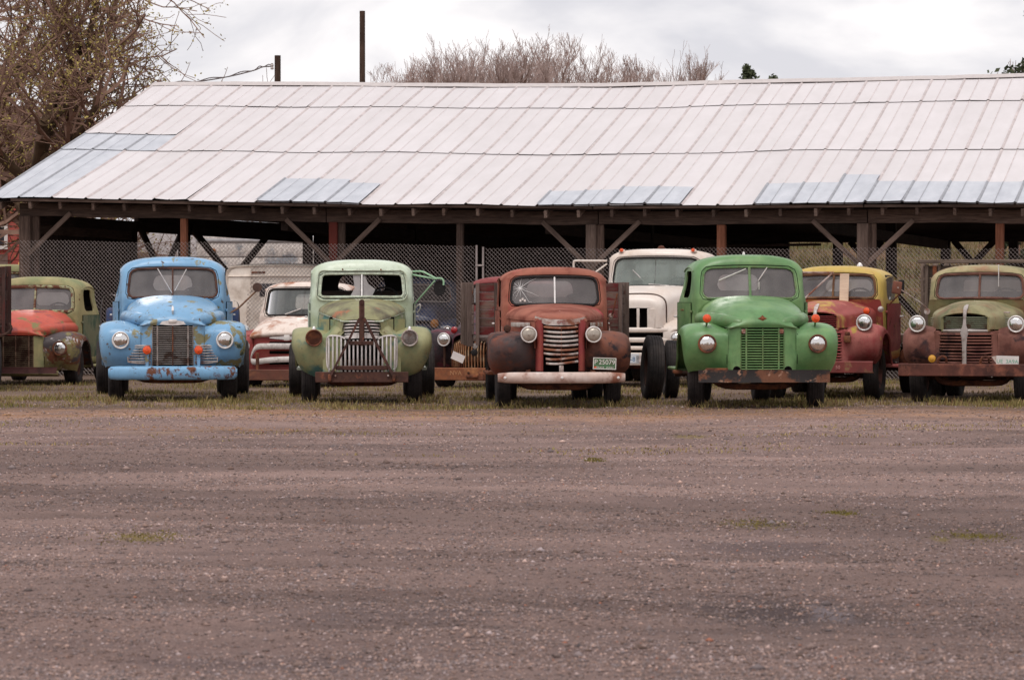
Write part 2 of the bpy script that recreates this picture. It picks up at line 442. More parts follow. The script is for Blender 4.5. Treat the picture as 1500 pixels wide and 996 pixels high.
# moss spots
def spot(cx, cy, rx, ry, col, amt, c):
    mp_ = b.n('ShaderNodeMapping'); mp_.vector_type = 'POINT'; b.l(b.tc.outputs['Object'], mp_.inputs[0])
    mp_.inputs['Location'].default_value = (-cx/rx, -cy/ry, 0); mp_.inputs['Scale'].default_value = (1/rx, 1/ry, 0)
    ln = b.n('ShaderNodeVectorMath'); ln.operation = 'LENGTH'; b.l(mp_.outputs[0], ln.inputs[0])
    f = b.ramp(b.math('ADD', ln.outputs['Value'], b.math('MULTIPLY', b.math('SUBTRACT', n_g, .5), 2.2)), .35, 1.0, (1, 1, 1, 1), (0, 0, 0, 1))
    return b.mix(b.math('MULTIPLY', f, amt), c, col)
def gpt(px, py): Y = FPX*CAM_H/(py-HOR); return (px-750)*Y/FPX, Y
for (px, py, wx_, hy_) in ((215, 787, 55, 9), (1110, 763, 58, 7), (1230, 748, 22, 5), (1430, 783, 50, 7), (870, 672, 14, 3), (1010, 640, 30, 3), (1380, 787, 18, 5)):
    X_, Y_ = gpt(px, py); rx = wx_*Y_/FPX; ry = hy_*Y_/(py-HOR)
    c = spot(X_, Y_, rx, ry, s2l((122, 106, 54)), .75, c)
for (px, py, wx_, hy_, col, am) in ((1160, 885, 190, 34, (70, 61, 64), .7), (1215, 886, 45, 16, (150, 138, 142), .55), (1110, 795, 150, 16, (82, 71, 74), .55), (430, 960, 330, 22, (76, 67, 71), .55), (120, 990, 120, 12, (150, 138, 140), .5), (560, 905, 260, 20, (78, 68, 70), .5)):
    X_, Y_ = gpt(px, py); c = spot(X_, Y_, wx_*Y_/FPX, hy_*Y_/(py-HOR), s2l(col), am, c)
b.set(Base_Color=c, Roughness=.92, Specular_IOR_Level=.15)
hh = b.math('ADD', b.math('MULTIPLY', n_f, .5), b.math('MULTIPLY', n_m, .8)); b.bump(hh, .9, .03)
gm = b.m
def tone(x, y):
    z_ = np.clip(.55+.6*fbm2(x*.4, y, 22, 4, .13)+.18*fbm2(x*.5, y*1.2, 25, 3, .6), 0, 1); z_ = z_*np.clip(.35+.65*(y-14)/11, .42, 1)
    return (.76+.42*z_)*(1-.17*np.clip(tracks(x, y), -1, 1))
_tn = b.n('ShaderNodeVertexColor'); _tn.layer_name = 'tone'; c = b.mix(1.0, c, _tn.outputs[0], 'MULTIPLY'); b.set(Base_Color=c)
ground = mk('ground', (np.stack([GX, GY, GZ], -1).reshape(-1, 3), grid_faces(len(ys), len(xs))), gm, ang=None)
tag(ground, kind='structure')
_t = np.where((GX > -12) & (GX < 12) & (GY > 12) & (GY < 62), np.clip(tone(GX, GY), .4, 1.4), 1.0).ravel()
_at = ground.data.color_attributes.new('tone', 'FLOAT_COLOR', 'POINT'); _at.data.foreach_set('color', np.stack([_t, _t, _t, np.ones_like(_t)], 1).astype(np.float32).ravel())

# loose gravel: real stones, denser in the foreground
def stones():
    N = 205000
    py = 588+rng.random(N)**1.05*430; y = FPX*CAM_H/(py-HOR)*rng.uniform(.985, 1.015, N); x = (rng.random(N)-.5)*2*(.140*y+.5)
    clump = fbm2(x*.6, y*.6, 21, 5, .5); keep = rng.random(N) < np.clip(.72+.35*clump, .25, 1); x, y = x[keep], y[keep]; N = len(x)
    r = (.0034+.0075*rng.random(N)**2.0)*(.62+y/45); big = rng.random(N) < .014*np.clip(.5+fbm2(x, y, 55, 3, .3), .1, 2); r[big] *= rng.uniform(1.5, 3.0, big.sum())
    base = np.array([[1, 0, 0], [0, 1, 0], [-1, 0, 0], [0, -1, 0], [0, 0, 1], [0, 0, -1]], float)
    V = base[None]*(1+.45*(rng.random((N, 6, 1))-.5))*np.stack([rng.uniform(.8, 1.6, N), rng.uniform(.7, 1.3, N), rng.uniform(.45, .85, N)], 1)[:, None]
    V += .3*(rng.random((N, 6, 3))-.5)
    a = rng.uniform(0, 6.28, N); ca, sa = np.cos(a)[:, None], np.sin(a)[:, None]
    V = np.stack([V[..., 0]*ca-V[..., 1]*sa, V[..., 0]*sa+V[..., 1]*ca, V[..., 2]], -1)*r[:, None, None]
    V += np.stack([x, y, ground_h(x, y)+r*.15], 1)[:, None]
    f = np.array([[0, 1, 4], [1, 2, 4], [2, 3, 4], [3, 0, 4], [1, 0, 5], [2, 1, 5], [3, 2, 5], [0, 3, 5]])
    F = (f[None]+np.arange(N)[:, None, None]*6).reshape(-1, 3)
    col = np.ones((N, 4)); 
    g = np.exp(rng.normal(math.log(.19), .36, N))*tone(x, y); lt = rng.random(N) < .012; g[lt] *= 1.7; g = np.clip(g, .05, .42)
    warm = rng.uniform(.9, 1.12, N); col[:, 0] = g*1.30*warm; col[:, 1] = g*.95; col[:, 2] = g*.86/warm
    sb = np.clip(1-np.abs(y-(48.2+.8*fbm2(x, y*0, 51, 3, .1)))/2.2, 0, 1)*np.clip(.75+.6*fbm2(x*.5, y*1.5, 52, 4, .3), 0, 1); sb2 = np.clip(1-np.abs(y-(42.8+.12*x))/1.1, 0, 1)*np.clip(.2+.9*fbm2(x*.3, y, 53, 4, .2)+.6*np.exp(-((x+3.6)/1.6)**2), 0, 1)
    sb = np.clip(sb+sb2, 0, .9)[:, None]; col[:, :3] = col[:, :3]*(1-sb)+np.array(s2l((168, 128, 94)))*rng.uniform(.6, 1.15, (N, 1))*sb
    red = rng.random(N) < .004; col[red, :3] = [.34, .14, .09]
    bb = NB('gravel_stone'); an = bb.n('ShaderNodeVertexColor'); an.layer_name = 'tint'; bb.set(Base_Color=an.outputs[0], Roughness=.9, Specular_IOR_Level=.2)
    return tag(link(bpy.data.objects.new('gravel', fastmesh('gravel', V, F, bb.m, col, 6))), 'loose grey brown gravel scattered over the yard', 'gravel', kind='stuff')
stones()

def blades(name, x, y, z, h, wd, cols, lean=.35, label='', cat='grass'):
    N = len(x); a = rng.uniform(0, 6.28, N); l = rng.uniform(-lean, lean, (N, 2))*h[:, None]
    dx, dy = np.cos(a)*wd, np.sin(a)*wd
    V = np.zeros((N, 4, 3)); bse = np.stack([x, y, z], 1)
    V[:, 0] = bse+np.stack([-dx, -dy, 0*x-.004], 1); V[:, 1] = bse+np.stack([dx, dy, 0*x-.004], 1)
    V[:, 2] = bse+np.stack([dx*.6+l[:, 0]*.5, dy*.6+l[:, 1]*.5, h*.6], 1); V[:, 3] = bse+np.stack([l[:, 0], l[:, 1], h], 1)
    f = np.array([[0, 1, 2], [0, 2, 3]]); F = (f[None]+np.arange(N)[:, None, None]*4).reshape(-1, 3)
    C = np.ones((N, 4)); C[:, :3] = cols
    if 'blade' not in MATS:
        bb = NB('grass_blade'); an = bb.n('ShaderNodeVertexColor'); an.layer_name = 'tint'; bb.set(Base_Color=an.outputs[0], Roughness=.8, Specular_IOR_Level=.15); MATS['blade'] = bb.m
    me = fastmesh(name, V, F, MATS['blade'], C, 4)
    return tag(link(bpy.data.objects.new(name, me)), label, cat, kind='stuff')

def gcol(N, green):
    g = np.array(s2l((126, 120, 66))); s_ = np.array(s2l((168, 146, 104))); br = np.array(s2l((126, 96, 70)))
    t = np.clip(green+rng.normal(0, .3, N), 0, 1)[:, None]; u = rng.random(N)[:, None] < .18
    c_ = s_*(1-t)+g*t; c_ = np.where(u, br, c_); return c_*rng.uniform(.6, 1.2, (N, 1))
N = 120000
y = 49.2+rng.random(N)**1.5*17; x = (rng.random(N)-.5)*2*(.142*y+.6)
edge = 50.4+.5*fbm2(x, y*0, 31, 4, .12)
d = fbm2(x, y, 32, 5, .3)
keep = (y > edge-.7*rng.random(N)) & (rng.random(N) < np.clip(.36+.42*d, .05, 1))
x, y, d = x[keep], y[keep], d[keep]
blades('grass', x, y, ground_h(x, y), rng.uniform(.015, .055, len(x))*(1+.35*np.clip(d, -1, 1)), rng.uniform(.004, .009, len(x)), gcol(len(x), .32+.4*d), label='short patchy grass growing under and between the parked trucks')
tx, ty = [], []
for (cx_, cy_) in list(zip(rng.uniform(-7.5, 7.5, 90), 50.3+rng.random(90)**1.6*4))+[((px-750)/s__+dx, FPX/s__-.25+dy) for px, s__ in ((165, 103), (335, 103), (453, 105), (608, 105), (738, 109), (896, 109), (1022, 110), (1195, 110), (1342, 105)) for dx, dy in ((-.15, 0), (.18, .1), (.05, -.1), (.3, .3))]:
    k_ = int(rng.integers(14, 40)); tx.append(cx_+rng.normal(0, .05, k_)); ty.append(cy_+rng.normal(0, .05, k_))
tx, ty = np.concatenate(tx), np.concatenate(ty)
blades('weeds', tx, ty, ground_h(tx, ty), rng.uniform(.03, .13, len(tx)), rng.uniform(.003, .007, len(tx)), gcol(len(tx), .45), .55, 'taller weed tufts growing around the front tyres', 'weeds')
N = 14000
y = 36+rng.random(N)*14; x = (rng.random(N)-.5)*2*(.142*y)
d = fbm2(x*.4, y, 35, 5, .35)+np.where((y > 41) & (y < 43.5), .35, 0)+np.where(y > 47, .4, 0)
keep = d > .75+.3*rng.random(N); x, y = x[keep], y[keep]
blades('dry_grass', x, y, ground_h(x, y), rng.uniform(.01, .035, len(x)), rng.uniform(.005, .012, len(x)), gcol(len(x), .15), .6, 'thin straw coloured grass lying on the gravel')
# weeds on the moss patches
mx_, my_ = [], []
for (px, py, wx_, hy_) in ((215, 787, 55, 9), (1110, 763, 58, 7), (1230, 748, 22, 5), (1430, 783, 50, 7), (870, 672, 14, 3)):
    X_, Y_ = gpt(px, py); k = 420; mx_.append(X_+rng.normal(0, .55, k)*wx_*Y_/FPX); my_.append(Y_+rng.normal(0, .6, k)*hy_*Y_/(py-HOR))
mx_, my_ = np.concatenate(mx_), np.concatenate(my_)
blades('moss', mx_, my_, ground_h(mx_, my_), rng.uniform(.004, .014, len(mx_)), rng.uniform(.004, .008, len(mx_)), np.array(s2l((126, 114, 56)))*rng.uniform(.5, 1.1, (len(mx_), 1)), .5, 'small yellow green moss tufts on the gravel', 'moss')

# hillside behind the barn (right)
hx = np.linspace(-12, 70, 60); hy = np.linspace(91, 175, 50); HX, HY = np.meshgrid(hx, hy)
def hill_h(x, y):
    u = np.clip((y-92)/42, 0, 1); u = u*u*(3-2*u); v_ = np.clip((x+11)/10, 0, 1); v_ = v_*v_*(3-2*v_)
    return u*v_*4.6+.12*fbm2(x, y, 41, 4, .08)*u*v_-.02
b = NB('hill_grass'); v = b.coord(); n1 = b.noise(v, .5, 7, .7); n2 = b.noise(v, 6, 6, .7)
c = b.mix(b.ramp(n1, .40, .58), s2l((112, 84, 66)), s2l((86, 90, 54))); c = b.mix(b.ramp(n2, .35, .7, (0, 0, 0, 1), (.6,)*3+(1,)), c, s2l((128, 104, 84)))
b.set(Base_Color=c, Roughness=.95, Specular_IOR_Level=.1); b.bump(n2, 1, .1)
tag(mk('hillside', (np.stack([HX, HY, hill_h(HX, HY)], -1).reshape(-1, 3), grid_faces(50, 60)), b.m, ang=None), kind='structure')
N = 40000; x = rng.uniform(3, 20, N); y = rng.uniform(93, 130, N); d = fbm2(x, y, 44, 4, .25)
blades('hill_grass', x, y, hill_h(x, y), rng.uniform(.05, .26, N)*(1+.4*np.clip(d, -1, 1)), rng.uniform(.008, .022, N), gcol(N, .35+.5*d)*rng.uniform(.3, .85, (N, 1)), .5, 'rough dry grass on the hillside behind the shed')

# ================================================================ barn
PHI = R(13.4)
BX, BY = -8.9, 68.9
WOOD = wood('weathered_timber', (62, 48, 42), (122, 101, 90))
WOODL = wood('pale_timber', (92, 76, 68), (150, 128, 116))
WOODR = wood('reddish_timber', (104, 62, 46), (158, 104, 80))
WOODRED = wood('red_stained_post', (84, 60, 52), (120, 90, 80), paintc=(120, 58, 50), pam=.75)
WOODD = wood('dark_timber', (34, 26, 23), (66, 52, 46))
barn = empty('open_shed', (BX, BY, 0), -PHI, 'long open timber shed with a patched pale metal roof behind the trucks', 'shed')
TL, TR, WR = -.62, 24.5, 9.6      # along-range, ridge offset from the eave line
V_E = -.55                        # eave in front of the posts
def z_eave(t): t = np.asarray(t, float); return 3.24-.0215*np.clip(t, 0, 9)+.0*t+.01*np.sin(t*.9)+.007*np.sin(t*2.3+1)
def z_ridge(t): t = np.asarray(t, float); return 5.80-.0165*np.clip(t, 0, 9)+.012*np.clip(t-9, 0, 20)+.008*np.sin(t*.7+.4)
def z_roof(t, w_): u = w_/WR; return z_eave(t)*(1-u)+z_ridge(t)*u-.05*np.sin(u*math.pi)*(1+.4*np.sin(t*.8))+.009*np.sin(t*1.7+w_*.8)

b = NB('pale_roof_metal'); v = b.coord(); n1 = b.noise(b.coord(scale=(1, .22, 1)), 3.0, 7, .65); n2 = b.noise(v, .35, 5, .6)
oi = b.n('ShaderNodeObjectInfo')
c = b.mix(b.ramp(n1, .3, .75), s2l((203, 197, 197)), s2l((214, 208, 209)))
c = b.mix(b.ramp(n2, .4, .75, (0, 0, 0, 1), (.35,)*3+(1,)), c, s2l((196, 189, 188)))
k = b.n('ShaderNodeMapRange'); k.inputs[3].default_value = .965; k.inputs[4].default_value = 1.02; b.l(oi.outputs['Random'], k.inputs[0]); c = b.mix(1., c, k.outputs[0], 'MULTIPLY')
b.set(Base_Color=c, Roughness=.55, Specular_IOR_Level=.3); b.bump(n1, .12, .02); ROOFM = b.m
ROOFRIB = plain('roof_rib_shade_dirt', (192, 181, 179), .7, var=.2, scale=5)  # ribs' shadow side painted into the colour, along with grey seam dirt
b = NB('galvanised_metal'); v = b.coord(rand=9.); n1 = b.noise(b.coord(scale=(1, .3, 1), rand=9.), 4, 7, .65)
c = b.mix(b.ramp(n1, .3, .7), s2l((174, 177, 184)), s2l((197, 199, 205))); n2 = b.noise(b.coord(scale=(2, .3, 1), rand=5.), 3, 6, .7)
c = b.mix(b.ramp(n2, .66, .78, (0, 0, 0, 1), (.5,)*3+(1,)), c, s2l((176, 150, 128)))
b.set(Base_Color=c, Roughness=.55, Metallic=.0, Specular_IOR_Level=.4); GALV = b.m
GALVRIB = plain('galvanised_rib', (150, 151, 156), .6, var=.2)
RIDGEM = plain('ridge_cap_metal', (190, 181, 178), .6, var=.1)

deck_t = np.linspace(TL+.05, TR-.02, 26); dv = np.linspace(.02, WR, 9)
def deckpts(f): return np.array([[(t, V_E+w_+.1*(w_ < .1), z_roof(t, w_)-.05) for w_ in dv] for t in deck_t]) if f else np.array([[(t, V_E+2*WR-w_, z_roof(t, w_)-.05-.35*(1-w_/WR)) for w_ in dv] for t in deck_t])
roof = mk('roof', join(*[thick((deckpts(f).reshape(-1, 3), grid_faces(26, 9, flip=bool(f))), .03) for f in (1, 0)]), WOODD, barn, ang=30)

def panel(name, t0, t1, w0, w1, lift, mats, curl=0.0, nseg=5):
    W_ = t1-t0
    cs = [(0, .0), (.02, .02), (.042, .02), (.064, 0), (W_/2-.02, .0), (W_/2-.006, .009), (W_/2+.006, .009), (W_/2+.02, 0), (W_-.004, 0), (W_+.02, .02)]
    rib = [1, 1, 1, 0, 1, 1, 0, 0, 0]  # rib faces take the darker slot that carries the painted rib shade
    V = []
    for i in range(nseg+1):
        w_ = w0+(w1-w0)*i/nseg; cu = curl*(1-i/nseg)**3
        for (dx, dz) in cs:
            t = t0+dx; V.append((t, V_E+w_, float(z_roof(t, w_))+dz+lift+cu*(1+.6*math.sin(dx*9+t0*3))))
    F = grid_faces(nseg+1, len(cs)); mi = [r for _ in range(nseg) for r in rib]
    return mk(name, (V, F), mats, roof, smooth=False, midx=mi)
PW = .645
cols = [TL+i*PW for i in range(int((TR-TL)/PW))]
# galvanised repair patches by photo column: (px0, px1, row of its upper edge as metres up from the eave)
def t_at_px(px, w_): # along-coordinate where the roof line at depth w_ crosses photo column px
    k = (px-750)/FPX; cx = BX+(V_E+w_)*math.sin(PHI); cy = BY+(V_E+w_)*math.cos(PHI)
    return (k*cy-cx)/(math.cos(PHI)+k*math.sin(PHI))
patch = {}
for (p0, p1, wl) in ((397, 520, 1.5), (395, 468, 1.75), (775, 868, 1.05), (868, 985, 1.28), (1122, 1184, 1.4), (1184, 1276, 2.0), (1276, 1640, 1.5)):
    ta, tb = t_at_px(p0, 0), t_at_px(p1, 0)
    for i, t in enumerate(cols):
        if ta-.2 < t+.1 and t+PW < tb+.35: patch[i] = wl
for i, t in enumerate(cols):
    for j, (w0, w1) in enumerate(((0, 4.12), (3.95, 7.8), (7.62, 9.58))):
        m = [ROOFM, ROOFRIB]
        if i < 2 and j == 0: m = [GALV, GALVRIB]
        if i == 0 and j == 1: w1 = 7.8
        o0 = rng.uniform(-.012, .012) if j else rng.uniform(-.02, .008)
        if i < 3 and j == 1:
            panel('roof_panel', t, t+PW, 5.25 if i else 5.3, w1, .016*j+.004, m, .01)
            panel('roof_panel', t, t+PW, (3.95, 3.95, 3.97)[i], 5.4, .016*j-.004, [GALV, GALVRIB], .006, 3)
            continue
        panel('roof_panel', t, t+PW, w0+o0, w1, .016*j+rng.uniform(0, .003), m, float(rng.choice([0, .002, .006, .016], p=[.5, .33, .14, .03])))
    if i in patch:
        panel('patch_panel', t+.004, t+PW+.004, -.03+rng.uniform(-.01, .01), patch[i]+rng.uniform(-.02, .02), .03, [GALV, GALVRIB], float(rng.uniform(0, .01)), 3)
for i in range(0, len(cols), 2):
    t0, t1 = cols[i], min(cols[i]+PW*2+.06, TR)
    V = []
    for t in np.linspace(t0, t1, 4):
        zr = float(z_ridge(t))+.05+rng.uniform(-.006, .006)
        V += [(t, V_E+WR-.28, zr-.072), (t, V_E+WR-.02, zr+.012), (t, V_E+WR+.02, zr+.012), (t, V_E+WR+.28, zr-.072)]
    mk('ridge_cap', thick((V, grid_faces(4, 4)), .006, 1), RIDGEM, roof, smooth=False)
# back slope sheets
bs = np.array([[(t, V_E+2*WR-w_, z_roof(t, w_)+.0-.35*(1-w_/WR)) for w_ in np.linspace(0, WR-.05, 4)] for t in deck_t])
mk('back_sheeting', (bs.reshape(-1, 3), grid_faces(26, 4)), ROOFM, roof)

# front posts, beam, rafters, braces
PT = [0.0, 3.03, 5.86, 8.2, 10.6, 12.93, 15.43, 17.8, 20.3, 22.8]
PSZ = [.24, .125, .17, .13, .2, .16, .22, .16, .2, .2]
PM = [WOOD, WOODR, WOODRED, WOOD, WOODL, WOODR, WOODL, WOODR, WOOD, WOOD]
def zb_top(t): return float(z_eave(t))-.09
def zb_bot(t): return zb_top(t)-.235
for t, s_, m in zip(PT, PSZ, PM):
    beam('post', (t, 0, -.05), (t, 0, zb_bot(t)-.003), s_*.9, s_, m, barn, twist=rng.uniform(-2, 2))
    if s_ > .16: beam('post', (t+s_*.5+.045, .03, -.05), (t+s_*.5+.045, .03, zb_bot(t)-.003), .14, .08, WOOD, barn)
segs = [(-.12, 5.72), (5.74, 10.72), (10.74, 15.5), (15.52, 20.4), (20.42, 24.4)]
for a, b_ in segs:
    n_ = 4
    V = []
    for t in np.linspace(a, b_, n_*2+1):
        wv = .008*math.sin(t*3)
        V += [(t, -.06, zb_bot(t)+wv), (t, -.06, zb_top(t)), (t, .09, zb_top(t)), (t, .09, zb_bot(t)+wv)]
    m_ = n_*2+1; F = grid_faces(m_, 4, True)+[[0, 1, 2, 3], [(m_-1)*4+k for k in (3, 2, 1, 0)]]
    mk('eave_beam', (V, F), WOOD, barn, smooth=False)
    # thin nailing strip under the sheet edge
    beam('fascia_board', (a, V_E+.045, float(z_eave(a))-.035), (b_-.004, V_E+.045, float(z_eave(b_))-.035), .03, .05, WOOD, barn, .004)
for k in range(41):
    t = -.35+k*.6+rng.uniform(-.04, .04)
    w0 = .06+rng.uniform(0, .03)
    za = float(z_roof(t, w0))-.14; zc = float(z_roof(t, WR))-.16
    beam('rafter', (t, V_E+w0, za-.02), (t, V_E+WR-.1, zc-.05), .055, .13, (WOODL if rng.random() < .35 else WOOD), barn, .005)
for t, sd_ in ((0, 1), (5.86, -1), (5.86, 1), (10.6, -1), (10.6, 1), (15.43, -1), (15.43, 1), (20.3, -1)):
    zt_ = zb_bot(t)+.02; L_ = .86
    beam('knee_brace', (t+sd_*.06, -.075 if t else -.13, zt_-L_*.86), (t+sd_*(L_+.02), -.075, zt_+.03), .045, .085, WOODL, barn, .006)
# interior and back
def zbk(t): return float(z_eave(t))-.5
for t in (0, 4.9, 9.8, 14.7, 19.6, 24):
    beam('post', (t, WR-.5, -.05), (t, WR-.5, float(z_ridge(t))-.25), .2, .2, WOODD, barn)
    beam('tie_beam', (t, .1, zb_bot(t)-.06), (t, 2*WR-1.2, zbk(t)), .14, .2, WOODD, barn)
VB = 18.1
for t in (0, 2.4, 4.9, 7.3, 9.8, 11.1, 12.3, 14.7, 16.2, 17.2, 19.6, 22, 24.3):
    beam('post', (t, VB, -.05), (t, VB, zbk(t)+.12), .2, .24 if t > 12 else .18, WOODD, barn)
for a, b_ in ((0, 8), (8.02, 16), (16.02, 24.4)):
    beam('back_beam', (a, VB, zbk(a)+.2), (b_, VB, zbk(b_)+.2), .16, .28, WOODD, barn)
for (t0, t1) in ((11.3, 13.3), (14.7, 12.6), (13.6, 15.8), (14.75, 16.9), (16.9, 14.9), (17.3, 19.4), (19.5, 17.4), (19.7, 21.8)):
    beam('cross_brace', (t0, VB-.12 if t1 > t0 else VB-.2, .25), (t1, VB-.12 if t1 > t0 else VB-.2, zbk(t1)+.1), .06, .14, WOODD, barn)
# left gable side: boarded bay, then open with crossed braces
vv_ = .18
while vv_ < 5.7:
    wd_ = rng.uniform(.2, .27)
    beam('wall_board', (-.06+rng.uniform(-.008, .008), vv_+wd_/2, .02), (-.06, vv_+wd_/2, 2.62+rng.uniform(-.03, .03)), .028, wd_-.012, WOODD, barn, .004)
    vv_ += wd_
beam('wall_plate', (.0, .15, 2.75), (.0, 6.0, 2.70), .05, .3, WOOD, barn)
for v_ in (5.85, 9.2):
    beam('post', (0, v_, -.05), (0, v_, 2.9), .17, .17, WOODD, barn)
for (va, vb_) in ((6.0, 9.1), (9.1, 6.0), (9.3, 15.2), (15.2, 9.3)):
    beam('cross_brace', (.0 if vb_ > va else .1, va, .6), (.0 if vb_ > va else .1, vb_, 2.85), .06, .17, WOODD, barn)
beam('wall_plate', (.0, 6.1, 2.95), (.0, 18.0, 2.95), .1, .2, WOODD, barn)
# gable infill high up, under the roof slope
for k in range(30):
    v_ = .5+k*.6; w_ = min(v_-V_E, 2*WR-(v_-V_E)); ztop = float(z_roof(0, max(.1, w_)))-.12
    if ztop > 3.15: beam('wall_board', (-.06, v_, 3.06), (-.06, v_, ztop), .028, .585, WOODD, barn, .004)
# back wall boards t 0.. 11
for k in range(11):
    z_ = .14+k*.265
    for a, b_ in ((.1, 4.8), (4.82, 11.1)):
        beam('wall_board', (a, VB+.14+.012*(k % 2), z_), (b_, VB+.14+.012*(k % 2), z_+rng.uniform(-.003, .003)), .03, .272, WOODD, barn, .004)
# stacked timber lying on a rack inside the shed
for k, (t0, t1, v_, z_, m) in enumerate(((6.3, 10.3, 9.4, 1.86, WOODL), (6.0, 9.9, 9.7, 1.7, WOODR), (6.4, 10.2, 9.45, 1.55, WOOD), (11.0, 13.2, 9.6, 2.45, WOOD))):
    beam('rack_board', (t0, v_, z_), (t1, v_, z_+.02), .3, .05, m, barn, .004)

# ================================================================ chain link fence
WIRE = plain('galvanised_wire', (158, 146, 142), .5, .3, var=.2)
fence = empty('chain_link_fence', (BX, BY, 0), -PHI, 'tall chain link fence stretched along the front of the timber shed', 'fence')
def fabric(t0, t1, h0, h1, v_, name='wire_mesh'):
    p = .072; hp = p*.52; r = .0042; n = int((t1-t0)/p)
    Vs, Fs, base = [], [], 0
    for i in range(n):
        tt = t0+i*p; H = h0+(h1-h0)*i/n+.012*math.sin(tt*2.1); m = int(H/hp)
        k = np.arange(m+1); z = H-k*hp; t = tt+np.where(k % 2 == 0, 0, p/2)+ (p/2 if 0 else 0); y_ = v_+np.where(k % 2 == 0, .004, -.004)+.02*np.sin(tt*.9+z*1.5)
        c_ = np.stack([t, y_, z], 1)
        off = np.array([[r, 0, 0], [-r*.6, r, 0], [-r*.6, -r, 0]])
        Vs.append((c_[:, None]+off[None]).reshape(-1, 3))
        a = np.arange(m)[:, None]*3+np.array([0, 1, 2])[None]; bb_ = np.arange(m)[:, None]*3+np.array([1, 2, 0])[None]
        Fs.append(np.stack([a, bb_, bb_+3, a+3], -1).reshape(-1, 4)+base)
        # mirrored wire closing the diamonds
        t2 = tt+p+np.where(k % 2 == 0, 0, -p/2)
        c2 = np.stack([t2, y_+.004, z], 1); Vs.append((c2[:, None]+off[None]).reshape(-1, 3)); base += (m+1)*3
        Fs.append(np.stack([a, bb_, bb_+3, a+3], -1).reshape(-1, 4)+base); base += (m+1)*3
    return mk(name, (np.concatenate(Vs), np.concatenate(Fs)), WIRE, fence, smooth=False)
fabric(-.05, 8.55, 2.47, 2.36, -.2)
fabric(8.72, 24.3, 2.31, 2.27, -.2)
for t in (8.56, 8.68): mk('post', tube([(t, -.24, -.05), (t, -.24, 2.36 if t < 8.6 else 2.33)], .021, 10), WIRE, fence)
mk('latch', box((8.62, -.255, 2.0), (.16, .03, .035), .006), WIRE, fence)

# ================================================================ background things
def geo_tree(seed, height, trunk_r, levels, spread, kids, up=.25, wander=.22, trunk_h=.25, start_dir=(0, 0, 1), ratio=.62, minr=.006, twig_sides=3):
    r = np.random.default_rng(seed); big, small, tips = [], [], []
    def branch(p, d, L, rad, lev):
        n = 7 if lev < 2 else (5 if lev < levels else 4); pts = [p]; dd = d/np.linalg.norm(d)
        for _ in range(n):
            dd = dd+r.normal(0, wander, 3)*.55+np.array([0, 0, up*(.16 if lev else .02)]); dd /= np.linalg.norm(dd); pts.append(pts[-1]+dd*L/n)
        pts = np.array(pts); rr = np.linspace(rad, max(minr, rad*(.55 if lev < levels else .3)), n+1)
        (big if lev < 2 else small).append(tube(pts, rr, 8 if lev == 0 else (6 if lev == 1 else twig_sides), lev < 2))
        if lev >= levels:
            tips.append(pts[-1]); tips.append(pts[n//2]); return
        k = kids[lev]
        for i in range(k):
            f = r.uniform(trunk_h if lev == 0 else .2, 1.0); idx = f*n; i0 = min(int(idx), n-1); q = pts[i0]+(pts[i0+1]-pts[i0])*(idx-i0)
            ax = pts[i0+1]-pts[i0]; ax /= np.linalg.norm(ax); rv_ = r.normal(0, 1, 3); rv_ -= ax*np.dot(rv_, ax); rv_ /= np.linalg.norm(rv_)
            a = r.uniform(.6, 1.25)*spread; nd = ax*math.cos(a)+rv_*math.sin(a)
            branch(q, nd, L*ratio*r.uniform(.65, 1.2)*(1.25-.45*f), max(minr, rad*(.62 if lev == 0 else .5)*(1.15-.4*f)), lev+1)
    branch(np.zeros(3), np.array(start_dir, float), height, trunk_r, 0)
    return join(*big), join(*small), np.array(tips)

BARK = plain('bark_brown', (126, 99, 86), .95, spec=.1, var=.35, scale=3)
BARKG = plain('bark_pale', (166, 145, 138), .95, spec=.1, var=.2, scale=3)
BARKD = plain('bark_dark', (78, 62, 48), .95, spec=.1, var=.4, scale=3)
def leaf_geo(P, n, size, spread, seed, up=.0):
    r = np.random.default_rng(seed); idx = r.integers(0, len(P), n); c_ = P[idx]+r.normal(0, spread, (n, 3)); c_[:, 2] += up
    a = r.normal(0, 1, (n, 3)); a /= np.linalg.norm(a, axis=1)[:, None]; b_ = np.cross(a, r.normal(0, 1, (n, 3))); b_ /= np.linalg.norm(b_, axis=1)[:, None]
    s_ = size*r.uniform(.6, 1.3, (n, 1)); V = np.stack([c_-a*s_, c_+b_*s_*.55, c_+a*s_, c_-b_*s_*.55], 1).reshape(-1, 3)
    return V, (np.arange(n)[:, None]*4+np.arange(4)[None])
LEAF = plain('bud_leaf', (158, 142, 84), .8, spec=.1, var=.35, scale=2)

# big budding tree at the left
def left_tree(X, Y, seed, H, label, lean, nleaf, kids=(9, 7, 6, 5), name='budding_tree'):
    t = empty(name, (X, Y, 0), 0, label, 'tree')
    g1, g2, tips = geo_tree(seed, H, .27, 4, 1.0, kids, .35, .3, .22, lean, .66, .008)
    mk('trunk', g1, BARKD, t, ang=60); mk('twigs', g2, BARK, t, ang=60)
    if nleaf: mk('leaves', leaf_geo(tips, nleaf, .038, .07, seed), LEAF, t, smooth=False)
    return t
left_tree(-11.0, 92, 4, 6.0, 'big spreading tree with dark limbs and yellow green buds behind the shed\'s left gable', (-.1, 0, 1), 11000)
left_tree(-14.2, 97, 9, 7.0, 'budding tree at the far left edge, behind the red house corner', (.14, -.05, 1), 6000, (7, 7, 5, 5))
left_tree(-12.7, 100, 23, 5.4, 'smaller budding tree behind the shed\'s roof slope at left', (.12, 0, 1), 5000, (9, 7, 5, 4))

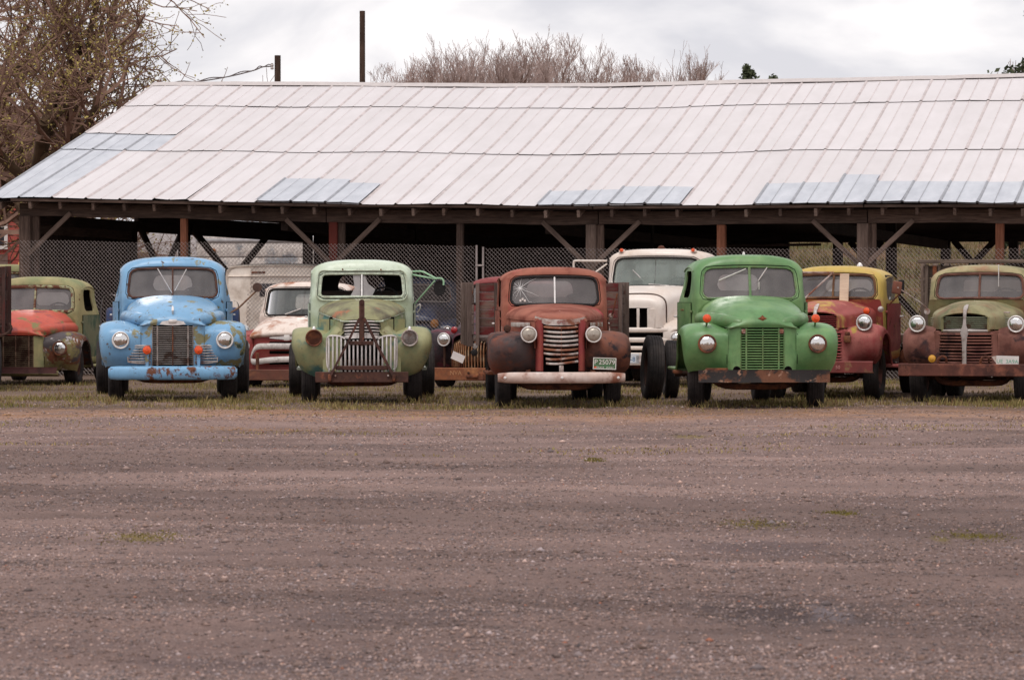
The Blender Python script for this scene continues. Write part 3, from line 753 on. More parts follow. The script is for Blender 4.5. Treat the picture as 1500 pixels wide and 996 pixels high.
# bare trees above the ridge
BT = [(562, 98, 125), (585, 92, 128), (607, 84, 122), (628, 56, 118), (655, 50, 124), (682, 66, 120), (703, 62, 128), (728, 66, 119), (752, 58, 125), (776, 52, 117), (800, 56, 122), (822, 47, 126), (846, 58, 119), (868, 70, 123), (890, 72, 127), (930, 86, 130), (952, 84, 133), (1003, 68, 124), (1040, 72, 128), (975, 96, 132)]
side = ['leftmost and lowest', 'second from left, low', 'third from left', 'fourth from left', 'fifth from left', 'sixth from left', 'seventh from left', 'eighth from left', 'ninth from left', 'tenth from left', 'eleventh from left', 'twelfth from left', 'thirteenth from left', 'fourteenth from left', 'fifteenth from left', 'first thin one', 'second thin one', 'nearest the evergreen but one', 'nearest the evergreen', 'lowest thin one']
for i, (px, py, Y) in enumerate(BT):
    s_ = FPX/Y; X = (px-750)/s_; zt = 1.6+(HOR-py)/s_; zg = float(hill_h(np.array(X), np.array(float(Y))))
    H = (zt-zg)*1.03
    thin = i >= 15
    g1, g2, tips = geo_tree(100+i, H*.72, .09, 4, .62 if not thin else .45, (11 if not thin else 8, 7, 5, 3), .75, .13, .3, (rng.normal(0, .05), 0, 1), .58, .0068)
    zmax = g2[0][:, 2].max(); k = H/zmax
    t = empty('bare_tree', (X, Y, zg), 0, ('bare leafless tree above the roof ridge, %s in the main clump' % side[i]) if not thin else ('slim bare tree above the ridge right of the clump, %s' % side[i]), 'tree', 'bare trees behind the ridge')
    mk('trunk', xf(g1, sc=(k, k, k)), BARK, t, ang=60); mk('twigs', xf(g2, sc=(k, k, k)), BARKG, t, ang=60)
for (px, py, Y, nm) in ((352, 100, 118, 'small bare bush top peeking over the ridge beside the short pole'),):
    s_ = FPX/Y; X = (px-750)/s_; zt = 1.6+(HOR-py)/s_
    g1, g2, tips = geo_tree(177, zt*.72, .07, 3, .6, (10, 6, 4), .5, .2, .4, (0, 0, 1), .5, .01); k = zt/g2[0][:, 2].max()
    t = empty('bare_tree', (X, Y, 0), 0, nm, 'tree', 'bare trees behind the ridge'); mk('trunk', xf(g1, sc=(k, k, k)), BARK, t); mk('twigs', xf(g2, sc=(k, k, k)), BARKG, t)

# conifers
NEEDLE = plain('conifer_needles', (84, 90, 68), .9, spec=.1, var=.4, scale=2)
def conifer(px, py, Y, wpx, hpx, label, seed, n=2600, ytop_only=True):
    s_ = FPX/Y; X = (px-750)/s_; zt = 1.6+(HOR-py)/s_; zg = float(hill_h(np.array(X), np.array(float(Y)))) if -12 < X < 70 and Y < 175 else 0
    t = empty('conifer', (X, Y, zg), 0, label, 'tree'); r = np.random.default_rng(seed); H = zt-zg
    mk('trunk', tube([(0, 0, -.1), (0, 0, H*.5), (0, 0, H*.97)], [.16, .1, .02], 8), BARKD, t)
    br, P = [], []
    for k in range(150):
        u = r.random()**.8; z = H*(1-.8*u)-.1; L = (wpx/2/s_)*min(2.2, .1+u*7)*r.uniform(.75, 1.1); a = r.uniform(0, 6.28)
        p1 = np.array([math.cos(a)*L, math.sin(a)*L, z-.25*L]); br.append(tube([(0, 0, z), p1*.5+np.array([0, 0, z])*.5, p1], [.02, .014, .006], 3, False))
        for q in np.linspace(.2, 1, 7): P.append(np.array([0, 0, z])*(1-q)+p1*q)
    mk('branches', join(*br), BARKD, t); mk('needles', leaf_geo(np.array(P), n, .085, .06, seed), NEEDLE, t, smooth=False)
conifer(1095, 96, 135, 36, 26, 'pointed dark evergreen top rising over the ridge', 61, 7000)
conifer(1131, 112, 138, 40, 12, 'low rounded evergreen top just right of the pointed one', 62, 7000)
conifer(1522, -30, 90, 66, 150, 'evergreen at the right edge with only branch tips in view', 63, 9000)
t = empty('bare_tree', ((1489-750)/50., 110, 2.0), 0, 'small bare twiggy crown at the right end of the ridge', 'tree', 'bare trees behind the ridge')
g1, g2, tips = geo_tree(191, 4.6, .06, 3, .6, (9, 6, 4), .5, .2, .4, (0, 0, 1), .5, .01); k = (1.6+(422-90)/50-2)/g2[0][:, 2].max(); mk('trunk', xf(g1, sc=(k, k, k)), BARK, t); mk('twigs', xf(g2, sc=(k, k, k)), BARKG, t)

# poles and wire
POLE = wood('pole_wood', (62, 46, 38), (104, 82, 70))
def pole(px, py, wpx, Y, label):
    s_ = FPX/Y; X = (px-750)/s_; zt = 1.6+(HOR-py)/s_; r_ = wpx/2/s_
    t = empty('utility_pole', (X, Y, 0), 0, label, 'pole', 'utility poles behind the shed')
    o = mk('pole_shaft', tube([(zt/2*-1, 0, 0), (0, 0, 0), (zt/2, .0, 0)], [r_*1.12, r_*1.03, r_*.95], 14), POLE, t); o.location = (0, 0, zt/2); o.rotation_euler = (0, R(-90), 0)
    return t, X, zt, s_
tp, X0, z0, _ = pole(407, 82, 9.5, 108, 'short dark utility pole stub with a wire, left of the tall pole')
for k, dz in enumerate((.28, .36)): mk('insulator', lathe([(0, -.05), (.04, -.04), (.05, 0), (.03, .03), (.04, .05), (0, .06)], 12, 'z', (-.16, 0, z0-dz)), plain('porcelain', (190, 180, 176), .3), tp)
pole(531, 17, 8.5, 108, 'tall dark utility pole rising far above the shed ridge')
s_ = FPX/108.; 
def wp(px, py): return ((px-750)/s_, 108, 1.6+(HOR-py)/s_)
wm = plain('service_wire', (96, 84, 82), .6)
P = cr1([wp(398, 98), wp(385, 99), wp(372, 104), wp(340, 112), wp(300, 119), wp(262, 123), wp(200, 128), wp(110, 118), wp(20, 95), wp(-60, 70)], 6)
wv = P.copy(); wv[:, 2] += .03*np.sin(np.arange(len(P))*.9)
tag(mk('service_wire', join(tube(P, .019, 5), tube(wv+np.array([0, .02, .03]), .016, 5)), wm), 'twisted overhead wire running left from the short pole', 'wire')

# red house and brown outbuilding beyond the left gable
REDW = plain('red_siding', (178, 84, 74), .8, var=.15, scale=1.5); WHT = plain('white_trim', (220, 212, 206), .6, var=.1); DGL = plain('dark_window', (58, 56, 60), .15, var=.2); SHI = plain('brown_shingle', (84, 62, 54), .9, var=.3)
h = empty('red_house', (-19.5, 112, 0), R(8), 'red sided house with white windows seen past the shed\'s left post', 'house')
for k in range(22): mk('siding_board', box((0, 0, .12+k*.24), (9.6, 6, .232), .02), REDW, h, smooth=False)
for (x_, z_) in ((3.9, 3.4), (2.3, 3.4), (3.9, 1.4), (2.3, 1.4)):
    wn_ = mk('window', join(box((x_, -3.03, z_+.62), (1.0, .08, .1)), box((x_, -3.03, z_-.62), (1.0, .08, .1)), box((x_-.45, -3.03, z_), (.1, .08, 1.14)), box((x_+.45, -3.03, z_), (.1, .08, 1.14)), box((x_, -3.03, z_), (.8, .06, .06))), WHT, h, smooth=False)
    mk('pane', box((x_, -3.005, z_), (.82, .03, 1.16)), DGL, wn_, smooth=False)
mk('roof', join(box((0, -1.65, 6.05), (10.4, 4.0, .16), 0, rotm('X', 28)), box((0, 1.65, 6.05), (10.4, 4.0, .16), 0, rotm('X', -28))), SHI, h, smooth=False)
mk('porch_roof', box((2.6, -3.7, 2.35), (3.6, 1.7, .12), 0, rotm('X', 14)), SHI, h, smooth=False)
h = empty('brown_outbuilding', (-9.3, 106, 0), R(-6), 'low brown outbuilding seen through the open gable beside the boarded bay', 'building')
OBW = plain('outbuilding_wall', (126, 104, 90), .9, var=.2, scale=2)
for k in range(9): mk('siding_board', box((0, 0, .14+k*.27), (6.4, 4, .262), .02), OBW, h, smooth=False)
mk('roof', join(box((0, -1.1, 2.9), (6.8, 2.6, .12), 0, rotm('X', 22)), box((0, 1.1, 2.9), (6.8, 2.6, .12), 0, rotm('X', -22))), plain('grey_shingle', (148, 140, 138), .9), h, smooth=False)
wn_ = mk('window', join(box((-.6, -2.02, 1.95), (.9, .08, .08)), box((-.6, -2.02, 1.15), (.9, .08, .08)), box((-1.02, -2.02, 1.55), (.08, .08, .72)), box((-.18, -2.02, 1.55), (.08, .08, .72))), WHT, h, smooth=False)
mk('pane', box((-.6, -2.003, 1.55), (.76, .03, .72)), DGL, wn_, smooth=False)
# hedge
P = rng.uniform(0, 1, (900, 3))*np.array([9, 1.6, 1.0])+np.array([-10.5, 97, .6]); P[:, 2] += rng.uniform(0, 1.4, 900)
hd = empty('hedge', (0, 0, 0), 0, 'brown twiggy hedge behind the white trailer', 'hedge'); 
mk('twigs', join(*[tube([(p[0], p[1], 0), p+rng.normal(0, .1, 3), p+np.array([rng.normal(0, .3), 0, .5])], [.012, .008, .004], 3, False) for p in P[:500]]), BARK, hd); mk('leaves', leaf_geo(P, 9000, .035, .22, 9), plain('hedge_leaf', (112, 92, 62), .9, var=.4, scale=3), hd, smooth=False)

# white broken boards on the hill
wb = empty('broken_white_boards', (9.0, 101, float(hill_h(np.array(9.0), np.array(101.)))), 0, 'pile of splintered white painted boards on the hillside', 'boards')
WBM = wood('peeling_white_board', (150, 138, 132), (190, 178, 172), paintc=(232, 226, 224), pam=.9)
for (p0, p1, w_) in (((-.45, 0, 1.02), (.05, .1, .2), .15), ((-.15, .1, 1.12), (.5, 0, .35), .13), ((-.02, -.1, .25), (.75, .1, .38), .24), ((.0, .1, .42), (.72, .2, .62), .2), ((.05, -.2, .12), (.6, -.1, .2), .22), ((-.05, 0, .3), (.12, 0, .02), .2)):
    beam('board', p0, p1, .04, w_, WBM, wb, .004)

# aluminium trailer beyond the gable
tr = empty('trailer', (-7.6, 90.5, 0), R(-3), 'white and bare aluminium box trailer with horizontal ribs behind the shed', 'trailer')
ALU = paint('trailer_panel', (226, 216, 208), [((140, 146, 152), .3, 1.1, .05), ((140, 110, 86), .12, 3, .05)], .4, .5, .12, .05, 3)
L_ = 6.6
for k in range(6): mk('side_panel', box((L_/2, 1.1, .72+k*.36), (L_, 2.2, .345), .03), ALU, tr)
mk('top_rail', box((L_/2, 1.1, 2.74), (L_+.05, 2.26, .1), .03), plain('alu_rail', (168, 164, 164), .4, .6), tr)
mk('roof', box((L_/2, 1.1, 2.81), (L_-.1, 2.1, .05), .02), ALU, tr)
mk('marker_lamp', lathe([(.05, .03), (.05, 0), (.03, -.03), (0, -.035)], 14, 'y', (.42, -.03, 2.5)), plain('marker_amber', (150, 92, 52), .3), tr)
for x_ in (4.6, 5.6):
    mk('wheel', lathe([(.2, -.12), (.36, -.12), (.42, -.06), (.42, .06), (.36, .12), (.2, .12)], 28, 'y', (x_, .1, .42)), plain('trailer_tyre', (38, 35, 34), .9), tr)
mk('chassis', box((L_/2, 1.1, .47), (L_, 1.2, .14), .02), WOODD, tr)
mk('landing_leg', box((1.0, .8, .2), (.12, .12, .4), .01), WOODD, tr)
# ================================================================ truck kit (local frame: x right, y back from the nose, z up)
CHROME = plain('worn_chrome', (232, 226, 222), .3, .5, var=.18, scale=14)
CHROMEP = paint('pitted_chrome', (196, 186, 180), [((128, 74, 50), .42, 5, .16)], .35, .6, .2, .08, 2)
RUBBER = plain('black_rubber', (40, 37, 37), .85, spec=.25, var=.3, scale=7, bumps=.2)
def _tyre():
    b = NB('tyre_rubber'); v = b.coord(); n = b.noise(v, 3, 7, .65)
    b.set(Base_Color=b.mix(b.ramp(n, .35, .75), s2l((34, 31, 32)), s2l((74, 67, 64))), Roughness=.88, Specular_IOR_Level=.2); b.bump(b.noise(v, 40, 4, .6), .3, .004); return b.m
TYRE = _tyre()
STEELR = paint('rusty_steel', (104, 62, 48), [((62, 42, 38), .5, 3, .3), ((146, 88, 60), .4, 6, .2)], .8, .2, .4, .2, 4)
STEELD = paint('dark_chassis', (48, 38, 36), [((84, 54, 44), .45, 3, .3)], .85, .2, .4, .15, 5)
LENS = NB('headlamp_lens'); _v = LENS.coord(scale=(45, 6, 14)); LENS.set(Base_Color=(.72, .7, .68), Metallic=.95, Roughness=.08); LENS.bump(LENS.noise(_v, 1.0, 2, .5), .5, .015); LENS = LENS.m
REFL = plain('clouded_lens', (170, 160, 148), .3, .3, var=.2, scale=18)
ORANGE = plain('orange_lens', (226, 84, 34), .25, 0, .6, var=.25, scale=30)
AMBER = plain('amber_lens', (206, 150, 50), .3, 0, .6, var=.2, scale=30)
REDL = plain('red_lens', (150, 30, 34), .25, 0, .6, var=.25, scale=30)
SEATM = plain('worn_seat', (70, 58, 52), .9, var=.3, scale=6); CABIN = plain('cab_lining', (66, 60, 56), .9, var=.2)
GLASS = glassmat('dusty_glass', (.72, .72, .71), .33, (156, 148, 146)); GLASSC = glassmat('clear_glass', (.8, .83, .81), .14, (170, 178, 172)); GLASSG = glassmat('green_glass', (.6, .68, .64), .38, (160, 172, 164))
def _rearg():
    m = glassmat('dusty_rear_glass', (.85, .85, .85), .5, (200, 192, 188)); t = m.node_tree
    df = [n for n in t.nodes if n.type == 'BSDF_DIFFUSE'][0]; tl = t.nodes.new('ShaderNodeBsdfTranslucent'); tl.inputs[0].default_value = (.8, .77, .75, 1)
    for l in list(t.links):
        if l.from_node == df: to = l.to_socket; t.links.remove(l); t.links.new(tl.outputs[0], to)
    return m
REARG = _rearg()
DARKHOLE = plain('dark_cavity', (16, 13, 13), .95, spec=.05, var=.2)

class Truck: pass
def truck(name, label, cat, cx, s, yaw, yg=None, group=None):
    T = Truck(); Z = FPX/s-.7; X = (cx-750)*Z/FPX
    T.root = empty(name, (X, Z, 0), R(yaw)+math.atan2(-X, Z), label, cat, group or ('old trucks parked in front of the shed' if cat == 'truck' else None)); T.s = s; return T
def P_(T, name, geo, mat, parent=None, **k): return mk(name, geo, mat, parent or T.root, **k)

def strip(path, a, b):
    """rectangular bar swept along path; a, b half-extent vectors"""
    P = np.asarray(path, float); a, b = np.asarray(a, float), np.asarray(b, float); n = len(P)
    V = np.stack([P-a-b, P+a-b, P+a+b, P-a+b], 1).reshape(-1, 3)
    return V, grid_faces(n, 4, True)+[[3, 2, 1, 0], [(n-1)*4+k for k in range(4)]]
def hbar(x0, x1, z, yf, h, d, n=9, zf=None):
    xs_ = np.linspace(x0, x1, n); P = [(x, yf(x), z+(zf(x) if zf else 0)) for x in xs_]
    return rbar(P, h/2, d/2, 'z')
def rbar(P, hh, dd, up='z', k=8):
    """rounded (elliptic) bar along path; hh half size along up-ish axis, dd half size along y"""
    P = np.asarray(P, float); n = len(P); an = np.arange(k)*2*math.pi/k+math.pi/k
    u = np.array([0, 0, 1.]) if up == 'z' else np.array([1., 0, 0]); w_ = np.array([0, 1., 0])
    V = (P[:, None]+(np.cos(an)*hh)[None, :, None]*u+(np.sin(an)*dd)[None, :, None]*w_).reshape(-1, 3)
    return V, grid_faces(n, k, True)+[list(range(k))[::-1], [(n-1)*k+j for j in range(k)]]

_wm = {}
def wheel_geo(Rr, w, lug):
    k = (Rr, w, lug)
    if k in _wm: return _wm[k]
    rim = Rr*.58; h = w/2
    pr = [(rim*.98, -h*.62), (rim*1.02, -h*.8), (rim+(Rr-rim)*.35, -h*1.0), (rim+(Rr-rim)*.72, -h*.97), (Rr*.965, -h*.86), (Rr*.985, -h*.8)]
    gr = np.linspace(-h*.76, h*.76, 6)
    for i in range(5):
        a, b_ = gr[i], gr[i+1]; g = (b_-a)*.1
        pr += [(Rr, a+g), (Rr*1.003, (a+b_)/2), (Rr, b_-g)]
        if i < 4: pr += [(Rr-.012, b_-g*.5), (Rr-.012, b_+g*.5)]
    pr += [(Rr*.985, h*.8), (Rr*.965, h*.86), (rim+(Rr-rim)*.72, h*.97), (rim+(Rr-rim)*.35, h*1.0), (rim*1.02, h*.8), (rim*.98, h*.62)]
    n = 64; V, F = lathe(pr, n, 'x')
    m = len(pr); V = V.reshape(m, n, 3)
    if lug:
        for j in range(n):
            if j % 2 == 0:
                for i in list(range(4, 8))+list(range(m-8, m-4)):
                    V[i, j, 1:] *= .975
    V = V.reshape(-1, 3).copy()
    low = V[:, 2] < -Rr*.93; V[low, 2] = -Rr*.93+(V[low, 2]+Rr*.93)*.25; V[low, 0] *= 1.03
    tyre = mkmesh('tyre', V, F[:-2], TYRE, True, 30)
    rimp = [(0, h*.12), (rim*.22, h*.12), (rim*.26, h*.05), (rim*.3, -h*.2), (rim*.62, -h*.28), (rim*.72, 0), (rim*.84, h*.3), (rim*.9, h*.66), (rim*1.04, h*.72), (rim*1.04, h*.55), (rim*.95, h*.2), (rim*.95, -h*.7), (rim*1.04, -h*.72)]
    g = [lathe(rimp, 40, 'x')]
    for j in range(6):
        a = j*math.pi/3; g.append(lathe([(.016, 0), (.016, .03), (0, .03)], 6, 'x', (h*-.22, rim*.46*math.cos(a), rim*.46*math.sin(a))))
    g.append(lathe([(rim*.2, h*.1), (rim*.19, h*.35), (rim*.1, h*.42), (0, h*.42)], 20, 'x'))
    V2, F2 = join(*g)
    _wm[k] = (tyre, (V2, F2)); return _wm[k]
def wheel(T, x, y, Rr, w, out, rimmat, lug=True, parent=None, steer=0):
    tyre, rg = wheel_geo(Rr, w, lug)
    o = mk('wheel', rg, rimmat, parent or T.root); o.location = (x, y, Rr*.955); o.rotation_euler = (random.uniform(0, 6.28)*0, 0, R(steer)+(0 if out > 0 else math.pi))
    t = link(bpy.data.objects.new('tyre', tyre), o); return o

def chassis(T, L, zf, fy, ry, track, Rr, tw, rimmat, rtrack=None, dual=True, Rb=None, steer=0, railx=.4):
    for s_ in (-1, 1):
        P_(T, 'frame_rail', box((s_*railx, L/2+.2, zf), (.07, L-.2, .17), .008), STEELD)
        wheel(T, s_*track, fy, Rr, tw, s_, rimmat, steer=steer)
        P_(T, 'leaf_spring', tube([(s_*railx, fy-.5, zf-.05), (s_*railx, fy-.2, zf-.16), (s_*railx, fy+.2, zf-.16), (s_*railx, fy+.5, zf-.05)], .03, 6), STEELD)
        rt = rtrack or track
        Rb_ = Rb or Rr
        wheel(T, s_*rt, ry, Rb_, tw, s_, rimmat)
        if dual: wheel(T, s_*(rt+tw*1.15), ry, Rb_, tw, s_, rimmat)
    zc = Rr*.98
    P_(T, 'front_axle', tube(cr1([(-track+.06, fy, zc), (-track+.2, fy, zc-.02), (-railx, fy, zc-.11), (0, fy, zc-.12), (railx, fy, zc-.11), (track-.2, fy, zc-.02), (track-.06, fy, zc)], 3), .042, 8), STEELR)
    P_(T, 'tie_rod', tube([(-track+.1, fy+.14, zc-.06), (track-.1, fy+.14, zc-.06)], .018, 6), STEELR)
    P_(T, 'rear_axle', join(tube([(-track, ry, Rr), (track, ry, Rr)], .06, 10), lathe([(0, -.2), (.14, -.16), (.19, 0), (.14, .16), (0, .2)], 20, 'y', (0, ry, Rr))), STEELD)
    P_(T, 'oil_pan', box((0, fy+.35, zf-.14), (.34, .7, .2), .05), STEELD)
    P_(T, 'cross_member', box((0, .35, zf), (railx*2-.08, .1, .12), .01), STEELD); P_(T, 'cross_member', box((0, L*.7, zf), (railx*2-.08, .1, .12), .01), STEELD)
    P_(T, 'gearbox', box((0, fy+1.1, zf-.06), (.3, .7, .3), .06), STEELD)

def headlight(T, x, y, z, r, style, shell, rim, lens=None, parent=None, dep=.2):
    """style 'flush' sits in a fender, 'pod' is a free bowl"""
    if style == 'pod': sh = [(0, dep), (r*.35, dep*.97), (r*.7, dep*.75), (r*.93, dep*.35), (r*.98, .02), (r*.98, 0)]
    else: sh = [(r*.9, .12), (r*1.0, .02), (r*1.0, 0)]
    o = P_(T, 'headlight', lathe(sh, 36, 'y', (x, y, z)), shell, parent)
    a = np.linspace(0, 2*math.pi, 36, endpoint=False)
    P_(T, 'rim', tube(np.stack([x+r*np.cos(a), 0*a+y-.004, z+r*np.sin(a)], 1), r*.1 if style == 'pod' else r*.11, 8, closed=True), rim, o)
    if lens is not False:
        P_(T, 'lens', lathe([(r*.93, .0), (r*.8, -.02), (r*.5, -.034), (0, -.04)], 36, 'y', (x, y, z)), lens or LENS, o)
        P_(T, 'bulb_cap', lathe([(r*.2, -.03), (r*.14, -.042), (0, -.045)], 14, 'y', (x, y-.002, z)), REFL, o)
    return o
def lamp(T, x, y, z, r, mat, name='signal_lamp', base=None, stem=None):
    o = P_(T, name, lathe([(r*.5, .07), (r*.95, .05), (r, .015), (r, 0)], 22, 'y', (x, y, z)), base or STEELD)
    P_(T, 'lens', lathe([(r*.98, 0), (r*.9, -.02), (r*.3, -.033), (0, -.034)], 22, 'y', (x, y, z)), mat, o)
    P_(T, 'lens_boss', lathe([(r*.35, -.028), (r*.33, -.042), (0, -.043)], 14, 'y', (x, y, z)), mat, o)
    if stem: P_(T, 'stem', tube([(x, y+.03, z-r*.8), stem], .014, 6), base or STEELD, o)
    return o

def fender(T, sgn, xin, xout, crown, edge, mat, inner=None, th=.018, xo=None, colx=(0, .3, .58, .82, .965, 1.0), name='front_fender', bias=(.12, .45), seed=0, dent=0.006):
    crown, edge = np.array(crown, float), np.array(edge, float)
    inner = crown.copy() if inner is None else np.array(inner, float)
    C = []
    r_ = np.random.default_rng(seed+int(sgn)*7+50)
    for i in range(len(crown)):
        xo_ = xout if xo is None else xo[i]; wd = xo_-xin; row = []
        c, e, n_ = crown[i], edge[i], inner[i]
        pts = [n_, n_*.3+c*.7, c, c*(1-bias[0])+e*bias[0], c*(1-bias[1])+e*bias[1], e]
        for j, q in enumerate(pts):
            row.append((sgn*(xin+wd*colx[j]), q[0]+r_.normal(0, dent), q[1]+r_.normal(0, dent)*.7))
        C.append(row)
    g = surf(C, 5, 5, flip=sgn < 0)
    f_ = P_(T, name, thick(g, th, 1), mat, ang=50)
    P_(T, 'rolled_lip', tube(cr1([r0[-1] for r0 in C], 5), .011, 6), mat, f_)
    jn = [(r0[0][0]+sgn*.004, r0[0][1]-.006, r0[0][2]+.006) for r0 in C[:7]]; P_(T, 'fender_joint', tube(cr1(jn, 4), .0065, 5), DARKHOLE, f_)
    return f_

def outline(wB, wT, zb, zt, rt, nexp, belt=1.3):
    """half-symmetric cab section in (x,z), ccw starting bottom centre"""
    R_ = [(0, zb), (wB*.5, zb), (wB-.05, zb), (wB, zb+.05)]
    for z in np.linspace(zb+.12, belt, 8): R_.append((wB, z))
    zs = zt-rt
    for z in np.linspace(belt, zs, 8)[1:]:
        u = (z-belt)/(zs-belt); R_.append((wB+(wT-wB)*(u*u*(3-2*u)), z))
    for a in np.linspace(0, math.pi/2, 26)[1:]:
        R_.append((wT*math.cos(a)**(2/nexp), zs+rt*math.sin(a)**(2/nexp)))
    R_ = np.array(R_); L_ = R_[::-1][1:-1]*np.array([-1, 1]); P = np.concatenate([R_, L_])
    D = []
    for i in range(len(P)):
        a, b_ = P[i], P[(i+1) % len(P)]; m = max(1, int(np.linalg.norm(b_-a)/.03))
        for k in range(m): D.append(a+(b_-a)*k/m)
    return np.array(D)

def _edge(col, zc, sg):
    q = col[(col[:, 2]-zc)*sg > 0]; q = q[np.argsort(q[:, 0])]; return q[:, 0], q[:, 2]

def cab(T, y0, W, wF, wD, wT, zb, zt, rake, sweep, L, mat, frame, rear, side, rt=.3, nexp=2.7, rwin=.09, sag=.02, glass=None, divider=None, seat=True, belt=1.3, N=176, lip=.02, framer=.016, sidemat=None, rearglass=True, door=True, doormat=None, peak=0.0, wheel_x=.32, cabin=None, seal=True):
    wx, z0, z1 = W; zc = (z0+z1)/2; c = (0, zc)
    Wp = polar(rrect(wx, wx*.965, z0, z1, rwin, 10, sag), c, N)
    def yf(x, z): return y0+rake*np.maximum(0, z-z0+.02)+sweep*(x/wT)**2-peak*np.maximum(0, 1-np.abs(x)/.25)
    def ring(P, y): return np.stack([P[:, 0], y, P[:, 1]], 1)
    F = polar(outline(wF, wT-.045, zb, zt-.035, rt, nexp, belt), c, N)
    Wi = np.stack([Wp[:, 0]*.975, zc+(Wp[:, 1]-zc)*.955], 1)
    rings = [ring(Wi, yf(Wi[:, 0], Wi[:, 1])+.035), ring(Wp, yf(Wp[:, 0], Wp[:, 1])+.004)]
    for u in (.25, .6): 
        M_ = Wp*(1-u)+F*u; rings.append(ring(M_, yf(M_[:, 0], M_[:, 1])-.012*math.sin(u*math.pi)))
    rings.append(ring(F, yf(F[:, 0], F[:, 1])+.012))
    lw = [(.07, wF+.028, wT-.012, zt-.009, 1), (.2, wF*.55+wD*.45, wT+.0, zt-.001, .85), (.42, wF*.2+wD*.8, wT+.012, zt+.004, .55), (.75, wD, wT+.015, zt, .25), (L-.2, wD, wT+.01, zt-.012, .05), (L-.05, wD-.02, wT-.02, zt-.045, 0)]
    wy = []
    for (dy, wb_, wt_, zt_, k) in lw:
        O = polar(outline(wb_, wt_, zb, zt_, rt, nexp, belt), c, N)
        rings.append(ring(O, y0+dy+k*(rake*np.maximum(0, O[:, 1]-z0+.02)+sweep*np.minimum(1, (O[:, 0]/wT)**2)))); wy.append((y0+dy+k*sweep, wb_))
    O = polar(outline(wD-.09, wT-.09, zb+.04, zt-.13, rt, nexp, belt), c, N); rings.append(ring(O, np.full(N, y0+L)))
    rw, rz0, rz1, rr = rear
    RW = polar(rrect(rw, rw*.97, rz0, rz1, rr, 10), (0, (rz0+rz1)/2), N)
    M_ = O*.4+RW*.6; rings.append(ring(M_, np.full(N, y0+L+.03))); rings.append(ring(RW, np.full(N, y0+L+.035)))
    G = np.array(rings)
    G = np.concatenate([G[:1], cr1(G[1:], 3)])
    geo = thick((G.reshape(-1, 3), grid_faces(len(G), N, True, True)), .02, -1); nf_ = (len(G)-1)*N
    o = P_(T, 'cab', geo, [mat, cabin or CABIN], ang=50, midx=[0]*nf_+[1]*nf_+[0]*(len(geo[1])-2*nf_))
    # side window openings
    if side:
        sy0, sy1, sz0, sz1 = side
        poly = rrect((sy1-sy0)/2, (sy1-sy0)/2*.96, sz0, sz1, .07, 6); yc = (sy0+sy1)/2
        n = len(poly); V = np.concatenate([np.stack([np.full(n, s_*3.0), poly[:, 0]+yc, poly[:, 1]], 1) for s_ in (-1, 1)])
        cu = mk('cutter', (V, grid_faces(2, n, True)+[list(range(n)), [n+k for k in range(n)][::-1]]), mat)
        cm = cu.data; bm = bmesh.new(); bm.from_mesh(cm); bmesh.ops.recalc_face_normals(bm, faces=bm.faces); bm.to_mesh(cm); bm.free()
        bm = bmesh.new(); bm.from_mesh(o.data); bmesh.ops.recalc_face_normals(bm, faces=bm.faces); bm.to_mesh(o.data); bm.free()
        cu.parent = T.root
        md = o.modifiers.new('b', 'BOOLEAN'); md.object = cu; md.operation = 'DIFFERENCE'; md.solver = 'EXACT'
        dg = bpy.context.evaluated_depsgraph_get(); nm = bpy.data.meshes.new_from_object(o.evaluated_get(dg))
        if len(nm.polygons) > 200:
            o.modifiers.clear(); old = o.data; o.data = nm; bpy.data.meshes.remove(old)
            nm.polygons.foreach_set('use_smooth', np.ones(len(nm.polygons), dtype=bool)); nm.set_sharp_from_angle(angle=R(50))
        else: o.modifiers.clear()
        bpy.data.objects.remove(cu)
    wyy = np.array(wy)
    def xs_(y): return float(np.interp(y, wyy[:, 0], wyy[:, 1]))
    if door:
        for s_ in (-1, 1):
            ya, yb = y0+sweep+.16, y0+L-.14; C = [[(s_*(xs_(y)+.006-.02*(z < zb+.2)), y, z) for z in (zb+.1, zb+.25, (zb+belt)/2, belt, min(side[2]-.05, belt+.1) if side else belt+.1)] for y in np.linspace(ya, yb, 5)]
            d = P_(T, 'door', thick(surf(C, 3, 3, flip=s_ > 0), .012, 1), doormat or mat)
            bd = [C[0][0]]+[C[0][k] for k in range(1, 5)]+[C[k][4] for k in range(1, 5)]+[C[4][k] for k in (3, 2, 1, 0)]
            P_(T, 'door_gap', tube([(q_[0]+s_*.005, q_[1], q_[2]) for q_ in bd], .006, 5), DARKHOLE, d)
            gy = np.linspace(y0+sweep+.1, y0+L-.25, 7); P_(T, 'rain_gutter', tube([(s_*(np.interp(y_, [gy[0], gy[-1]], [wT-.01, wT+.012])), y_+rake*.3, zt-rt*.62-.05*((y_-gy[3])/.45)**2) for y_ in gy], .009, 6), mat, o)
            P_(T, 'handle', tube([(s_*(wD+.03), yb-.2, belt-.09), (s_*(wD+.055), yb-.19, belt-.09), (s_*(wD+.055), yb-.05, belt-.09)], .012, 6), CHROME, d)
            for z in (zb+.3, belt-.02): P_(T, 'hinge', box((s_*(xs_(ya)+.012), ya-.02, z), (.03, .05, .035), .006), doormat or mat, d)
            if side and sidemat:
                poly = rrect((sy1-sy0)/2-.004, (sy1-sy0)/2*.96-.004, sz0+.004, sz1-.004, .07, 6)
                xw = np.array([xs_(p[0]+yc)-.018-max(0, (p[1]-belt))*.06 for p in poly])
                P_(T, 'side_window', (np.stack([s_*xw, poly[:, 0]+yc, poly[:, 1]], 1), [list(range(len(poly)))]), sidemat, d, smooth=False)
